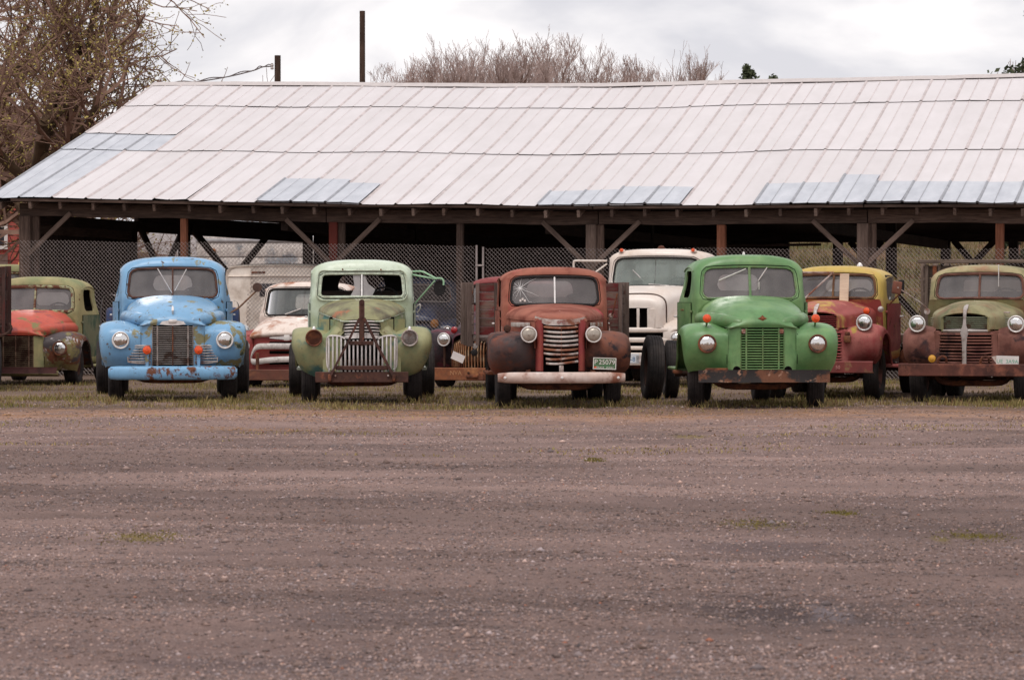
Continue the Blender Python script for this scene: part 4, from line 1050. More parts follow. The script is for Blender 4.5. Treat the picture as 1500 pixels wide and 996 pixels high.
    # windscreen frame and glass
    fr = np.stack([Wp[:, 0], yf(Wp[:, 0], Wp[:, 1])-.004, Wp[:, 1]], 1)
    f_ = P_(T, 'windscreen_frame', tube(fr[::2], framer, 6, closed=True), frame)
    Ws = np.stack([Wp[:, 0]*1.055, zc+(Wp[:, 1]-zc)*1.13], 1); sl = np.stack([Ws[:, 0], yf(Ws[:, 0], Ws[:, 1])-.012, Ws[:, 1]], 1)
    if seal: P_(T, 'windscreen_seal', tube(sl[::3], .005, 5, closed=True), DARKHOLE, f_)
    if divider: P_(T, 'divider', rbar([(0, float(yf(np.array(0.), np.array(z)))-.006, z) for z in np.linspace(z0-.0, z1+.0, 5)], divider[0], .012, 'x'), divider[1], f_)
    Gw = np.stack([Wp[:, 0]*.985, yf(Wp[:, 0], Wp[:, 1])+.014, zc+(Wp[:, 1]-zc)*.975], 1)
    if glass:
        col_ = Gw[Gw[:, 0] > 0]
        for s_ in (-1, 1):
            rows = []
            for u in np.linspace(0, 1, 15):
                row = []
                for x_ in np.linspace(.004, wx*.985, 14):
                    lo_ = np.interp(x_, *_edge(col_, zc, -1)); hi_ = np.interp(x_, *_edge(col_, zc, 1))
                    z_ = lo_+(hi_-lo_)*u; row.append((s_*x_, float(yf(np.array(x_), np.array(z_)))+.014, z_))
                rows.append(row)
            P_(T, 'windscreen_pane', (np.array(rows).reshape(-1, 3), grid_faces(15, 14)), glass, f_, ang=None)
    if rearglass:
        n = N; V = np.concatenate([ring(RW, np.full(N, y0+L+.028)), [(0, y0+L+.028, (rz0+rz1)/2)]])
        P_(T, 'rear_window', (V, [[k, (k+1) % n, n] for k in range(n)]), REARG, None, smooth=False)
    if seat:
        P_(T, 'seat', join(box((0, y0+L-.45, z0-.42), (wD*1.75, .5, .18), .06), box((0, y0+L-.16, z0-.16), (wD*1.75, .15, .5), .06)), SEATM)
        a = np.linspace(0, 2*math.pi, 28, endpoint=False); m_ = rotm('X', 28)
        ringp = np.stack([.2*np.cos(a), 0*a, .2*np.sin(a)], 1) @ np.array(rotm('X', -35)).T+np.array([wheel_x, y0+.36, z0-.03])
        sw = P_(T, 'steering_wheel', tube(ringp, .013, 6, closed=True), RUBBER)
        P_(T, 'column', tube([(wheel_x, y0+.36, z0-.03), (wheel_x, y0+.1, z0-.3)], .02, 6), RUBBER, sw)
        P_(T, 'spoke', join(*[tube([ringp[k], (wheel_x, y0+.36, z0-.03)], .008, 5) for k in (0, 9, 19)]), RUBBER, sw)
        P_(T, 'dashboard', box((0, y0+sweep+.14, z0-.12), (wF*1.85, .12, .2), .04), cabin or mat)
    return o, yf, xs_

def wiper(T, x0, z0, x1, z1, y, xb=None, mat=None):
    o = P_(T, 'wiper', tube([(x0, y, z0), (x1, y-.01, z1)], .006, 5), mat or CHROME)
    d = np.array([x1-x0, z1-z0]); p = np.array([x1, z1])
    P_(T, 'wiper_blade', tube([(x0+d[0]*.45, y+.004, z0+d[1]*.45), (x1+d[0]*.3, y+.004, z1+d[1]*.3)], .007, 5), mat or CHROME, o); return o

def plate(T, x, y, z, w_, h, tilt, col, txt, tcol, lines, parent=None, border=None, rz=0):
    """licence plate facing -y, lines: (text,size,dx,dz)"""
    o = mk('licence_plate', box((0, 0, 0), (w_, .004, h), .0015), col, parent or T.root); o.location = (x, y, z); o.rotation_euler = (0, R(tilt), R(rz))
    if border:
        mk('border', join(box((0, -.003, h/2-.006), (w_, .003, .01)), box((0, -.003, -h/2+.006), (w_, .003, .01)), box((-w_/2+.006, -.003, 0), (.01, .003, h-.024)), box((w_/2-.006, -.003, 0), (.01, .003, h-.024))), border, o, smooth=False)
    for (t, sz, dx, dz, c) in lines:
        V, F = text_geo(t, sz, .001); mk('lettering', (V*np.array([1, 1, 1])+np.array([dx, -.0035, dz]), F), c or tcol, o, smooth=False)
    return o

def stake_bed(T, y0, L, w, z0, z1, mat, matf, tilt=0, floor=True, side_boards=5, front_boards=6):
    """wooden rack body: floor, front rack and side racks made of boards and stakes"""
    if floor:
        for k in range(6): beam('floor_board', (-w+w/3*(k+.5), y0, z0), (-w+w/3*(k+.5), y0+L, z0), w/3-.012, .05, mat, T.root)
    bh = (z1-z0-.06)/front_boards
    for k in range(front_boards):
        z = z0+.06+bh*(k+.5); beam('front_board', (-w+.05, y0-.01, z), (w-.05, y0-.01, z+rng.uniform(-.008, .008)), .028, bh-.005, matf, T.root, .004)
    for s_ in (-1, 1):
        bs_ = (z1-z0-.06)/side_boards
        for k in range(side_boards):
            z = z0+.06+bs_*(k+.5); beam('side_board', (s_*w, y0+.05, z), (s_*w, y0+L, z), .028, bs_-.012, mat, T.root, .004)
        for y in np.linspace(y0+.15, y0+L-.15, 5): beam('stake', (s_*(w+.035), y, z0-.1), (s_*(w+.035), y, z1+.02), .09, .04, mat, T.root, .004)
        for x in (w-.06, w-.32): beam('front_stake', (s_*x, y0-.05, z0-.08), (s_*x, y0-.05, z1+.01), .05, .085, mat, T.root, .004)
        P_(T, 'corner_iron', strip([(s_*(w+.01), y0-.035, z1-.12), (s_*(w+.01), y0+.1, z1-.12)], (.004, 0, 0), (0, 0, .025)), STEELR)
# ================================================================ forward-control of shared front ends
def k_series(name, label, cx, s, yaw, lift, body, hoodm, fendm, bumpm, grillm, framem, rimm, opt):
    T = truck(name, label, 'truck', cx, s, yaw); z = lift; q = opt.get
    Rr, tw = q('Rr', .415), .225; track = .80
    chassis(T, q('L', 4.6), .58+z*.6, .82, q('ry', 4.0), track, Rr, tw, rimm, q('rtrack', .72), q('dual', True), steer=q('steer', 0))
    # cab
    o, yf, xs = cab(T, 1.42, (.64, 1.475+z, 1.885+z), .71, .855, .755, .58+z, 2.05+z, .34, .1, 1.42, body, framem, (.29, 1.55+z, 1.79+z, .11), (1.80, 2.36, 1.47+z, 1.83+z), rt=.27, nexp=2.7, rwin=.1, sag=.022, glass=q('glass', GLASS), divider=q('divider', (.012, framem)), belt=1.3+z, framer=q('framer', .017), doormat=q('doorm', body))
    P_(T, 'cowl', surf([[(s_*.70, 1.52, 1.12+z), (s_*.69, 1.46, 1.32+z), (s_*.5, 1.42, 1.455+z)] for s_ in (-1, -.5, 0, .5, 1)], 4, 4), body)
    # hood
    st = [(1.47, [(0, 1.485), (.25, 1.478), (.45, 1.445), (.59, 1.375), (.65, 1.28), (.655, 1.1)]),
          (1.0, [(0, 1.455), (.24, 1.447), (.43, 1.412), (.565, 1.345), (.625, 1.265), (.63, 1.09)]),
          (.6, [(0, 1.40), (.225, 1.39), (.40, 1.355), (.52, 1.30), (.575, 1.25), (.58, 1.085)]),
          (.32, [(0, 1.325), (.2, 1.312), (.34, 1.285), (.43, 1.245), (.475, 1.215), (.485, 1.08)]),
          (.15, [(0, 1.235), (.18, 1.222), (.28, 1.2), (.35, 1.175), (.385, 1.15), (.42, 1.08)]),
          (.075, [(0, 1.15), (.17, 1.145), (.25, 1.13), (.32, 1.108), (.40, 1.088), (.45, 1.075)]),
          (.085, [(0, 1.085), (.17, 1.084), (.29, 1.082), (.39, 1.08), (.45, 1.076), (.49, 1.07)])]
    C = [[(-x, y, zz+z) for x, zz in reversed(p[1:])]+[(x, y, zz+z) for x, zz in p] for y, p in st]
    hood = P_(T, 'hood', thick(surf(C, 5, 4), .012, -1), hoodm, ang=60)
    for s_ in (-1, 1):  # side bulges that run into the nose
        pth = cr1([(s_*.655, 1.46, 1.18+z), (s_*.635, 1.05, 1.18+z), (s_*.585, .68, 1.178+z), (s_*.49, .38, 1.168+z), (s_*.375, .215, 1.15+z), (s_*.28, .135, 1.135+z), (s_*.225, .115, 1.128+z)], 4)
        rr_ = cr1(np.array([.1, .1, .098, .092, .08, .062, .02])[:, None], 4)[:, 0]
        P_(T, 'hood_bulge', tube(pth, rr_, 18), hoodm, hood, ang=70)
        if q('badge', True): P_(T, 'name_strip', box((s_*.63, .8, 1.165+z), (.012, .2, .03), .004), q('stripm', CHROMEP), hood)
    P_(T, 'hood_seam', tube([(x, .088+.22*(abs(x)/.5)**3*.2, 1.078+z-.004) for x in np.linspace(-.5, .5, 15)], .006, 5), DARKHOLE, hood)
    P_(T, 'cowl_seam', tube([(x, 1.455-.03*0, zz+z+.004) for x, zz in ((-.63, 1.26), (-.585, 1.365), (-.45, 1.45), (-.25, 1.483), (0, 1.49), (.25, 1.483), (.45, 1.45), (.585, 1.365), (.63, 1.26))], .0055, 5), DARKHOLE, hood)
    # fenders
    crown = [(.30, .52), (.17, .66), (.11, .86), (.17, 1.02), (.40, 1.115), (.75, 1.105), (1.08, .96), (1.32, .72), (1.6, .52)]
    edge = [(.42, .49), (.36, .62), (.35, .78), (.40, .90), (.54, .975), (.82, .985), (1.08, .88), (1.26, .68), (1.45, .50)]
    inner = [(.20, .52), (.14, .66), (.12, .86), (.15, 1.0), (.42, 1.075), (.75, 1.08), (1.05, 1.0), (1.32, .8), (1.6, .55)]
    sh = lambda L_: [(a, b_+z) for a, b_ in L_]
    for s_ in (-1, 1):
        fm = fendm[0 if s_ < 0 else 1] if isinstance(fendm, (list, tuple)) else fendm
        fender(T, s_, .45, 1.015, sh(crown), sh(edge), fm, sh(inner), xo=[.93, .985, 1.01, 1.02, 1.02, 1.02, 1.015, 1.0, 1.0], seed=int(cx))
        # inner panel between fender and grille
        P_(T, 'front_panel', surf([[(s_*.29, .085, zz+z), (s_*.37, .095, zz+z), (s_*.455, .118+.05*(zz < .6), zz+z)] for zz in (.50, .66, .86, 1.0, 1.075)], 4, 4), fm if not q('panelm') else q('panelm'))
        P_(T, 'panel_seam', tube([(s_*.465, .112, zz+z) for zz in (.6, .75, .9, 1.0)], .004, 5), DARKHOLE)
        headlight(T, s_*.73, .075, .868+z, .112, 'flush', fm, q('hrim', CHROME))
        P_(T, 'running_board', box((s_*.86, 2.1, .5+z*.8), (.28, 1.2, .04), .012), q('rbm', body))
    # radiator cavity + grille
    P_(T, 'radiator', box((0, .32, .79+z), (.62, .06, .62), .01), DARKHOLE)
    P_(T, 'grille_cavity', join(box((-.30, .2, .79+z), (.02, .2, .6)), box((.30, .2, .79+z), (.02, .2, .6)), box((0, .2, .5+z), (.6, .2, .02))), DARKHOLE, smooth=False)
    yg = lambda x: .05+.05*(abs(x)/.3)**2
    nb = q('bars', 19)
    for k in range(nb):
        zz = .535+z+(1.05-.535)*k/(nb-1)
        hb = (.515/(nb-1))*q('fill', .5)
        P_(T, 'grille_bar', hbar(-.288, .288, zz, yg, hb, .03, 11), grillm)
    for x, wd in ((0, .014), (-.215, .02), (.215, .02), (-.285, .012), (.285, .012)):
        P_(T, 'grille_post', rbar([(x, yg(x)-.012, zz+z) for zz in (.51, .7, .9, 1.07)], wd/2*1.2, .014, 'x'), grillm if x else q('centrem', grillm))
    if q('lower_grilles'):
        for s_ in (-1, 1):
            for k in range(6):
                P_(T, 'side_grille_bar', hbar(s_*.31, s_*.62, .57+z+k*.038, lambda x: .06+.10*((abs(x)-.3)/.32)**2, .016, .03, 7), CHROMEP)
            pts = [(s_*x, .055+.10*((x-.3)/.32)**2, zz+z) for x, zz in ((.31, .79), (.5, .79), (.6, .78), (.625, .75), (.63, .65), (.625, .56), (.5, .545), (.31, .545))]
            P_(T, 'side_grille_frame', tube(pts, .011, 6), CHROMEP)
    bw, bz0, bz1 = q('bump', (.90, .315, .505)); bc = (bz0+bz1)/2+z; bh = (bz1-bz0)/2
    yb = lambda x: -.15+.10*(abs(x)/.9)**3
    sec = [(-bh, .03), (-bh*.85, -.01), (-bh*.3, -.03), (bh*.3, -.03), (bh*.8, -.012), (bh, .03), (bh, .12), (bh*.7, .11)]
    if q('flatbump'): yb = lambda x: -.12; sec = [(-bh, .1), (-bh, 0), (-bh*.9, -.008), (bh*.9, -.008), (bh, 0), (bh, .1)]
    tp = lambda x: 1 if q('flatbump') else 1-.45*max(0, (abs(x)-bw*.93)/(bw*.07))**2
    C = [[(x, yb(x)+dy, bc+dz*tp(x)) for dz, dy in sec] for x in np.concatenate([[-bw, -bw*.985], np.linspace(-bw*.96, bw*.96, 19), [bw*.985, bw]])]
    P_(T, 'bumper', thick(surf(C, 1, 2), .012, 1), bumpm)
    for s_ in (-1, 1): P_(T, 'bumper_bracket', box((s_*.4, .05, bc), (.06, .3, .08), .01), STEELD)
    P_(T, 'apron', surf([[(x, .1, .50+z), (x, .12, .42+z), (x, .3, .40+z)] for x in (-.7, -.35, 0, .35, .7)], 2, 3), q('apronm', body))
    return T

# ---------------------------------------------------------------- blue truck
BLUE = paint('sky_blue_paint', (120, 165, 200), [((138, 132, 100), .27, 4.2, .03), ((92, 74, 62), .22, 11, .05)], .33, .5, .16, .1, 1, .12)
BLUEW = paint('sky_blue_chipped', (118, 164, 200), [((132, 126, 92), .42, 3.6, .02), ((60, 72, 58), .25, 5, .03)], .33, .5, .16, .1, 2, .14)
BLUEB = paint('blue_rusty_bumper', (120, 167, 203), [((108, 68, 50), .34, 4.2, .05), ((76, 50, 42), .26, 8, .05)], .5, .4, .2, .15, 3, .15)
CHROMEG = paint('grille_silver', (160, 150, 144), [((96, 70, 58), .28, 6, .12)], .35, .6, .2, .05, 40)
BROWNF = paint('rust_brown_frame', (92, 62, 52), [((60, 42, 38), .4, 6, .2)], .7, .2)
BT_ = k_series('blue_truck', 'sky blue old truck with chipped paint and a silver barred grille', 253, 103, 0, 0, BLUE, BLUE, (BLUE, BLUEW), BLUEB, CHROMEG, BROWNF, paint('blue_wheel', (118, 76, 66), [((60, 50, 50), .4, 5, .2)], .7), dict(lower_grilles=True, fill=.4, bars=18, centrem=STEELR, ry=4.3, L=5.4, rtrack=.78))
T = BT_
em = P_(T, 'hood_emblem', surf([[(x, .055+.05*(abs(x)/.22)**2-.02, 1.105+dz*(1-.75*(abs(x)/.23)**1.5)) for dz in (-.03, 0, .045)] for x in np.linspace(-.225, .225, 11)], 2, 3), CHROME)
P_(T, 'badge', box((0, .03, 1.135), (.12, .03, .055), .014), CHROME, em)
P_(T, 'hood_ornament', tube([(0, .13, 1.235), (0, .10, 1.28), (0, .16, 1.33), (0, .24, 1.345)], [.012, .018, .016, .006], 8), CHROME)
P_(T, 'hood_strip', tube([(0, .25, 1.31), (0, .6, 1.407), (0, 1.3, 1.483)], .006, 5), BLUE)
for s_ in (-1, 1):
    o = lamp(T, s_*.36, -.03, .73, .062, ORANGE); P_(T, 'bracket', box((s_*.36, .0, .6), (.05, .04, .2), .006), BLUE, o)
wiper(T, -.01, 1.50+.03, -.17, 1.80, 1.43); wiper(T, .03, 1.56, .16, 1.80, 1.43)
DB = paint('navy_paint', (44, 72, 116), [((90, 70, 60), .25, 5, .06), ((190, 186, 184), .1, 4, .04)], .45); WP = paint('dirty_white', (206, 196, 192), [((130, 96, 80), .2, 5, .06)], .5)
for s_ in (-1, 1):  # tanks behind the cab
    P_(T, 'saddle_tank', box((s_*.90, 3.5, 1.13), (.17, .9, .36), .05), DB)
P_(T, 'white_box', surf([[(-.78+x, y, zz) for x, zz in ((0, 1.0), (-.26, 1.0), (-.3, 1.15), (-.27, 1.42), (-.22, 1.49), (-.1, 1.5), (0, 1.4))] for y in (3.3, 3.35, 3.9, 4.1)], 3, 2, True), WP)
P_(T, 'white_box', surf([[(.78+x, y, zz) for x, zz in ((0, 1.0), (.2, 1.0), (.22, 1.15), (.2, 1.36), (.16, 1.4), (.1, 1.41), (0, 1.3))] for y in (3.3, 3.35, 3.9, 4.1)], 3, 2, True), WP)
ma = P_(T, 'mirror_arm', tube([(.84, 1.7, 1.245), (.95, 1.66, 1.31), (1.25, 1.6, 1.60)], .013, 6), paint('rusty_rod', (150, 112, 84), [((110, 70, 50), .4, 8, .2)], .7))
P_(T, 'mirror', lathe([(0, .03), (.05, .025), (.067, .005), (.067, -.005), (0, -.008)], 24, 'y', (1.22, 1.58, 1.61)), paint('brown_mirror', (84, 58, 50), [((60, 44, 40), .4, 8, .2)], .7), ma)

# ---------------------------------------------------------------- green truck
GRN = paint('leaf_green_paint', (96, 137, 84), [((126, 156, 100), .36, 1.7, .3), ((76, 118, 70), .3, 3, .3), ((128, 60, 44), .05, 7, .03)], .36, .5, .3, .08, 6, .14)
GBUMP = paint('black_rusty_bumper', (46, 42, 42), [((116, 78, 60), .38, 4, .08), ((160, 124, 104), .2, 9, .05)], .65, .3, .3, .2, 7)
T = k_series('green_truck', 'bright green old truck with round orange lamps on its fenders', 1118, 110, 7, 0, GRN, GRN, GRN, GBUMP, GRN, GRN, paint('rust_wheel', (116, 72, 60), [((60, 46, 44), .45, 5, .15)], .75), dict(bars=16, fill=.5, ry=3.7, L=4.0, rtrack=.42, dual=False, bump=(.865, .37, .525), flatbump=True, hrim=STEELR, divider=(.018, GRN), framer=.012, stripm=CHROME, steer=-6))
P_(T, 'hood_emblem', (np.array([(-.065, .06, 1.2), (-.03, .05, 1.215), (0, .045, 1.245), (.03, .05, 1.215), (.065, .06, 1.2), (.03, .05, 1.185), (0, .045, 1.155), (-.03, .05, 1.185), (0, .03, 1.2)])+np.array([0, .03, 0]), [[k, (k+1) % 8, 8] for k in range(8)]), STEELR, smooth=False)
for s_ in (-1, 1):
    lamp(T, s_*.72, .2, 1.2, .058, ORANGE, stem=(s_*.72, .3, 1.08), base=GRN)
    P_(T, 'grille_cap', box((s_*.25, .065, 1.03), (.055, .03, .06), .008), CHROMEP)
    P_(T, 'tow_hole', lathe([(.05, 0), (.05, -.012), (.035, -.02), (0, -.01)], 16, 'y', (s_*.34, .08, .525)), DARKHOLE)
wiper(T, -.05, 1.86, -.33, 1.74, 1.52); wiper(T, .24, 1.88, .12, 1.70, 1.52); wiper(T, .12, 1.58, .12, 1.66, 1.45)
P_(T, 'rust_strip', box((-.6, .11, .53), (.3, .02, .035), .006), STEELR)
P_(T, 'roof_marker', lathe([(.02, 0), (.015, .04), (0, .05)], 10, 'z', (0, 2.2, 2.05)), CHROME)
P_(T, 'side_step', box((-.98, 1.55, .47), (.12, .3, .05), .015), STEELR)
for k, (y, zz) in enumerate(((1.9, 1.3), (2.1, 1.3))): P_(T, 'door_stud', lathe([(.016, 0), (.012, -.015), (0, -.018)], 10, 'x', (-.86, y, zz)), STEELR)

# ---------------------------------------------------------------- olive truck with red hood
OLV = paint('faded_olive_paint', (162, 150, 106), [((132, 136, 98), .4, 1.8, .2), ((96, 60, 44), .12, 6, .05)], .55, .35, .2, .08, 8)
OLVD = paint('dark_green_door', (112, 114, 88), [((70, 92, 74), .45, 2.2, .15), ((110, 70, 54), .12, 7, .05)], .55, .35, .2, .08, 9)
REDH = paint('faded_red_hood', (192, 82, 62), [((130, 120, 80), .3, 3.0, .06), ((92, 74, 88), .28, 2.2, .12)], .5, .4, .2, .08, 10)
OFEN = paint('battered_fender', (72, 64, 66), [((132, 122, 82), .45, 2.4, .05), ((112, 66, 46), .4, 4, .08), ((176, 168, 164), .25, 6, .04)], .6, .35, .3, .2, 11)
PEELF = paint('peeling_pale_frame', (168, 172, 132), [((104, 62, 46), .5, 8, .06)], .6)
RBUMP = paint('maroon_bumper', (94, 56, 54), [((60, 42, 40), .4, 4, .2)], .7)
T = k_series('olive_truck', 'faded olive truck with a red patched hood and battered dark fender at far left', 22, 88, -13, -.26, OLV, REDH, (OFEN, OFEN), RBUMP, paint('rusty_grille', (128, 104, 84), [((84, 56, 44), .5, 5, .1)], .6), PEELF, STEELD, dict(Rr=.345, bars=17, fill=.35, doorm=OLVD, panelm=OLV, bump=(.72, .46, .56), flatbump=True, hrim=STEELR, framer=.026, divider=(.018, PEELF), badge=False, L=4.0, ry=3.5, dual=False, rtrack=.74))
T = k_series('olive_cab_truck', 'olive truck cab roof showing behind the red hooded truck at the left edge', -12, 78, -8, -.0, OLV, OLV, OLV, RBUMP, STEELR, PEELF, STEELD, dict(bars=9, badge=False, L=4.0, ry=3.5, dual=False))
P_(T, 'roof_marker', lathe([(.04, 0), (.035, .04), (.02, .07), (0, .075)], 12, 'z', (.28, 1.85, 2.03)), AMBER)

# ---------------------------------------------------------------- mint truck with tow frame
MINT = paint('mint_paint', (202, 214, 194), [((166, 178, 146), .33, 1.6, .25), ((120, 74, 52), .1, 9, .04)], .33, .5, .14, .05, 12, .1)
MINTD = paint('faded_green_fender', (152, 150, 110), [((124, 140, 104), .4, 2.4, .15), ((78, 116, 110), .3, 2.6, .1), ((112, 74, 52), .1, 7, .05)], .5, .4, .2, .1, 13)
MHOOD = paint('olive_stained_hood', (140, 138, 98), [((98, 92, 76), .4, 2.6, .2), ((160, 106, 78), .22, 4, .1)], .5, .4, .2, .08, 14)
T = truck('mint_truck', 'pale mint truck with a rusty tow frame in front of its chrome bars', 'truck', 530, 105, 0)
chassis(T, 4.6, .55, .8, 4.0, .73, .40, .215, paint('mint_wheel', (150, 172, 142), [((90, 60, 50), .4, 5, .1)], .6), .72, True)
o, yf, xs = cab(T, 1.38, (.595, 1.475, 1.805), .70, .755, .715, .55, 2.0, .3, .08, 1.3, MINT, MINT, (.34, 1.52, 1.78, .11), (1.72, 2.28, 1.44, 1.80), rt=.25, nexp=2.8, rwin=.06, sag=.008, glass=None, divider=(.013, CHROME), framer=.02, rearglass=False, cabin=plain('black_lining', (30, 27, 26), .95), belt=1.28)
for g_ in ([(-.13, 1.80), (-.02, 1.80), (-.02, 1.49), (-.16, 1.49), (-.10, 1.6), (-.115, 1.7)], [(.02, 1.79), (.05, 1.76), (.09, 1.66), (.19, 1.585), (.15, 1.49), (.02, 1.49)]):
    P_(T, 'glass_shard', ([(x, 1.40+.3*(zz-1.48), zz) for x, zz in g_], [list(range(len(g_)))]), glassmat('shard_glass', (.7, .7, .7), .55, (176, 170, 168)), smooth=False)
a = np.linspace(0, 2*math.pi, 60, endpoint=False); WO = rrect(.645, .63, 1.425, 1.85, .1, 8)
P_(T, 'windscreen_surround', tube(np.stack([WO[:, 0], 1.355+.3*np.maximum(0, WO[:, 1]-1.455)+.08*(WO[:, 0]/.715)**2, WO[:, 1]], 1)[::2], .012, 6, closed=True), MINT)
st = [(1.42, [(0, 1.44), (.25, 1.432), (.45, 1.39), (.575, 1.32), (.60, 1.27)]),
      (1.0, [(0, 1.425), (.24, 1.415), (.43, 1.37), (.545, 1.30), (.565, 1.255)]),
      (.6, [(0, 1.385), (.21, 1.372), (.37, 1.325), (.465, 1.262), (.485, 1.225)]),
      (.3, [(0, 1.32), (.17, 1.306), (.29, 1.262), (.36, 1.215), (.375, 1.185)]),
      (.16, [(0, 1.245), (.13, 1.236), (.22, 1.207), (.27, 1.176), (.285, 1.158)]),
      (.11, [(0, 1.165), (.11, 1.162), (.18, 1.155), (.23, 1.148), (.25, 1.142)])]
C = [[(-x, y, zz) for x, zz in reversed(p[1:])]+[(x, y, zz) for x, zz in p] for y, p in st]
hood = P_(T, 'hood', thick(surf(C, 5, 4), .012, -1), MHOOD, ang=60)
P_(T, 'hood_lip', tube(cr1([(x, y, zz-.004) for x, y, zz in [(-p[-1][0], y, p[-1][1]) for y, p in st]+[(p[-1][0], y, p[-1][1]) for y, p in st[::-1]]], 3), .013, 6), MINT, hood)
for s_ in (-1, 1):
    C = [[(s_*(p[-1][0]-.005), y, p[-1][1]-.004), (s_*(p[-1][0]+.02), y+.02, p[-1][1]-.1), (s_*(p[-1][0]+.03), y+.02, .9)] for y, p in st]
    sp = P_(T, 'hood_side', surf(C, 4, 3), MINTD)
    for k in range(5): P_(T, 'louver', hbar(s_*.40, s_*.57, 1.125+k*.022, lambda x: .66+1.9*(abs(x)-.4)-.05, .011, .03, 5), CHROMEP, sp)
# grille shell
P_(T, 'radiator', box((0, .36, .8), (.9, .05, .8), .01), DARKHOLE)
for s_ in (-1, 1): P_(T, 'splash_apron', surf([[(s_*.25, .19, zz), (s_*.40, .30, zz), (s_*.60, .50, zz)] for zz in (.8, 1.0, 1.17)], 2, 2), MINTD)
for k in range(5):
    zz = 1.145-k*.043; ww = .262-.012*max(0, k-2)
    P_(T, 'upper_grille_bar', hbar(-ww, ww, zz, lambda x: .06+.12*(abs(x)/.265)**2, .024, .035, 11, lambda x: -.012*(abs(x)/.26)**2), CHROME)
P_(T, 'grille_peak', surf([[(x, .05+.14*(abs(x)/.3)**2, .965+dz-(.05*(abs(x)/.28))) for dz in (-.055+.04*(abs(x)/.28), 0, .02)] for x in np.linspace(-.3, .3, 11)], 2, 2), CHROME)
nb = 17
for k in range(nb):
    x = -.455+.91*k/(nb-1); zt_ = .885 if abs(x) < .24 else .93-.02*(abs(x) > .43); yb_ = .04+.11*(abs(x)/.47)**2
    P_(T, 'grille_bar', rbar([(x, yb_+.01, zt_), (x, yb_, zt_-.12), (x, yb_-.005, .65), (x, yb_+.005, .5), (x*.98, yb_+.02, .43)], .0155, .02, 'x'), CHROME)
for s_ in (-1, 1):
    pts = [(s_*x, .035+.12*(x/.47)**2, zz) for x, zz in ((.23, .90), (.3, .935), (.42, .942), (.465, .925), (.483, .88), (.485, .7), (.48, .55), (.465, .5), (.44, .475))]
    P_(T, 'grille_frame', tube(cr1(pts, 3), .012, 6), CHROME)
    C = [[(s_*(.30-.06*(zz > .95)), .10+.06*(zz > .95)+.03*(zz > 1.05), zz), (s_*(.42-.06*(zz > .95)), .14+.12*(zz > 1.0), zz), (s_*.54, .2+.35*(zz > .98), zz)] for zz in (.40, .55, .75, .92, 1.0, 1.08, 1.16)]
    P_(T, 'front_panel', surf(C, 3, 3), MINTD)
    crown = [(.46, .36), (.30, .5), (.2, .7), (.2, .87), (.36, 1.0), (.68, 1.045), (1.0, .94), (1.3, .7), (1.6, .5)]
    edge = [(.56, .4), (.46, .55), (.42, .7), (.43, .8), (.52, .9), (.76, .95), (1.03, .86), (1.22, .68), (1.4, .5)]
    inner = [(.36, .40), (.24, .5), (.19, .7), (.2, .85), (.34, .96), (.66, 1.0), (1.0, .95), (1.3, .75), (1.6, .5)]
    fender(T, s_, .46, .95, crown, edge, MINTD, inner, xo=[.72, .86, .925, .955, .955, .955, .95, .93, .92], seed=3)
    hl = headlight(T, s_*.66, .115, .912, .108, 'pod', STEELR if s_ < 0 else CHROMEP, STEELR if s_ < 0 else CHROMEP, False, dep=.3)
    P_(T, 'bucket', lathe([(.104, .0), (.085, .02), (.05, .035), (0, .04)], 28, 'y', (s_*.66, .115, .912)), STEELR if s_ < 0 else plain('dull_bucket', (120, 112, 108), .5, .4), hl)
    P_(T, 'socket', lathe([(.05, .035), (.045, .01), (.028, .008), (.02, .03), (0, .03)], 18, 'y', (s_*.66, .115, .912)), STEELR if s_ < 0 else DARKHOLE, hl)
    P_(T, 'top_marker', lathe([(.026, 0), (.028, .03), (.016, .055), (0, .065)], 14, 'z', (s_*.66, .2, 1.01)), CHROME)
    P_(T, 'running_board', box((s_*.80, 2.0, .46), (.24, 1.2, .04), .01), MINT)
BR = paint('brown_tow_steel', (78, 50, 44), [((62, 44, 40), .4, 4, .2), ((140, 84, 62), .2, 8, .1)], .7, .25, .25, .15, 15)
P_(T, 'bumper', box((0, -.13, .378), (1.28, .09, .145), .008), BR)
for s_ in (-1, 1):
    P_(T, 'bumper_bracket', box((s_*.4, .1, .42), (.06, .4, .1), .01), STEELD)
    P_(T, 'tow_strut', strip([(s_*.03, -.12, 1.19), (s_*.22, -.16, .80), (s_*.43, -.2, .40)], (.02, 0, .005), (0, .022, 0)), BR)
    P_(T, 'tow_hook', box((s_*.44, -.2, .37), (.05, .05, .1), .012), STEELR); P_(T, 'bolt', lathe([(.014, 0), (.014, -.02), (0, -.02)], 6, 'y', (s_*.36, -.178, .4)), CHROMEP)
tp_ = P_(T, 'tow_post', box((0, -.13, 1.11), (.075, .05, .6), .012), BR)
P_(T, 'tow_eye', lathe([(.038, -.03), (.038, .03)], 20, 'y', (0, -.13, 1.405)), BR, tp_)
for zz in (1.38, 1.3, 1.2, .86): P_(T, 'bolt', lathe([(.012, 0), (.012, -.016), (0, -.016)], 6, 'y', (0, -.156, zz)), STEELD, tp_)
P_(T, 'tow_bar', box((-.01, -.14, .845), (.34, .05, .055), .008), BR); P_(T, 'tow_bar', box((0, -.17, .505), (.72, .05, .06), .008), BR)
P_(T, 'cowl_vent', box((0, 1.30, 1.455), (.37, .06, .012), .004), DARKHOLE)
for x, zz in ((-.27, 1.865), (.27, 1.86)): P_(T, 'roof_clip', box((x, 1.46, zz), (.02, .02, .025), .004), STEELR)
GTUBE = plain('mint_tube', (150, 186, 152), .45, var=.12)
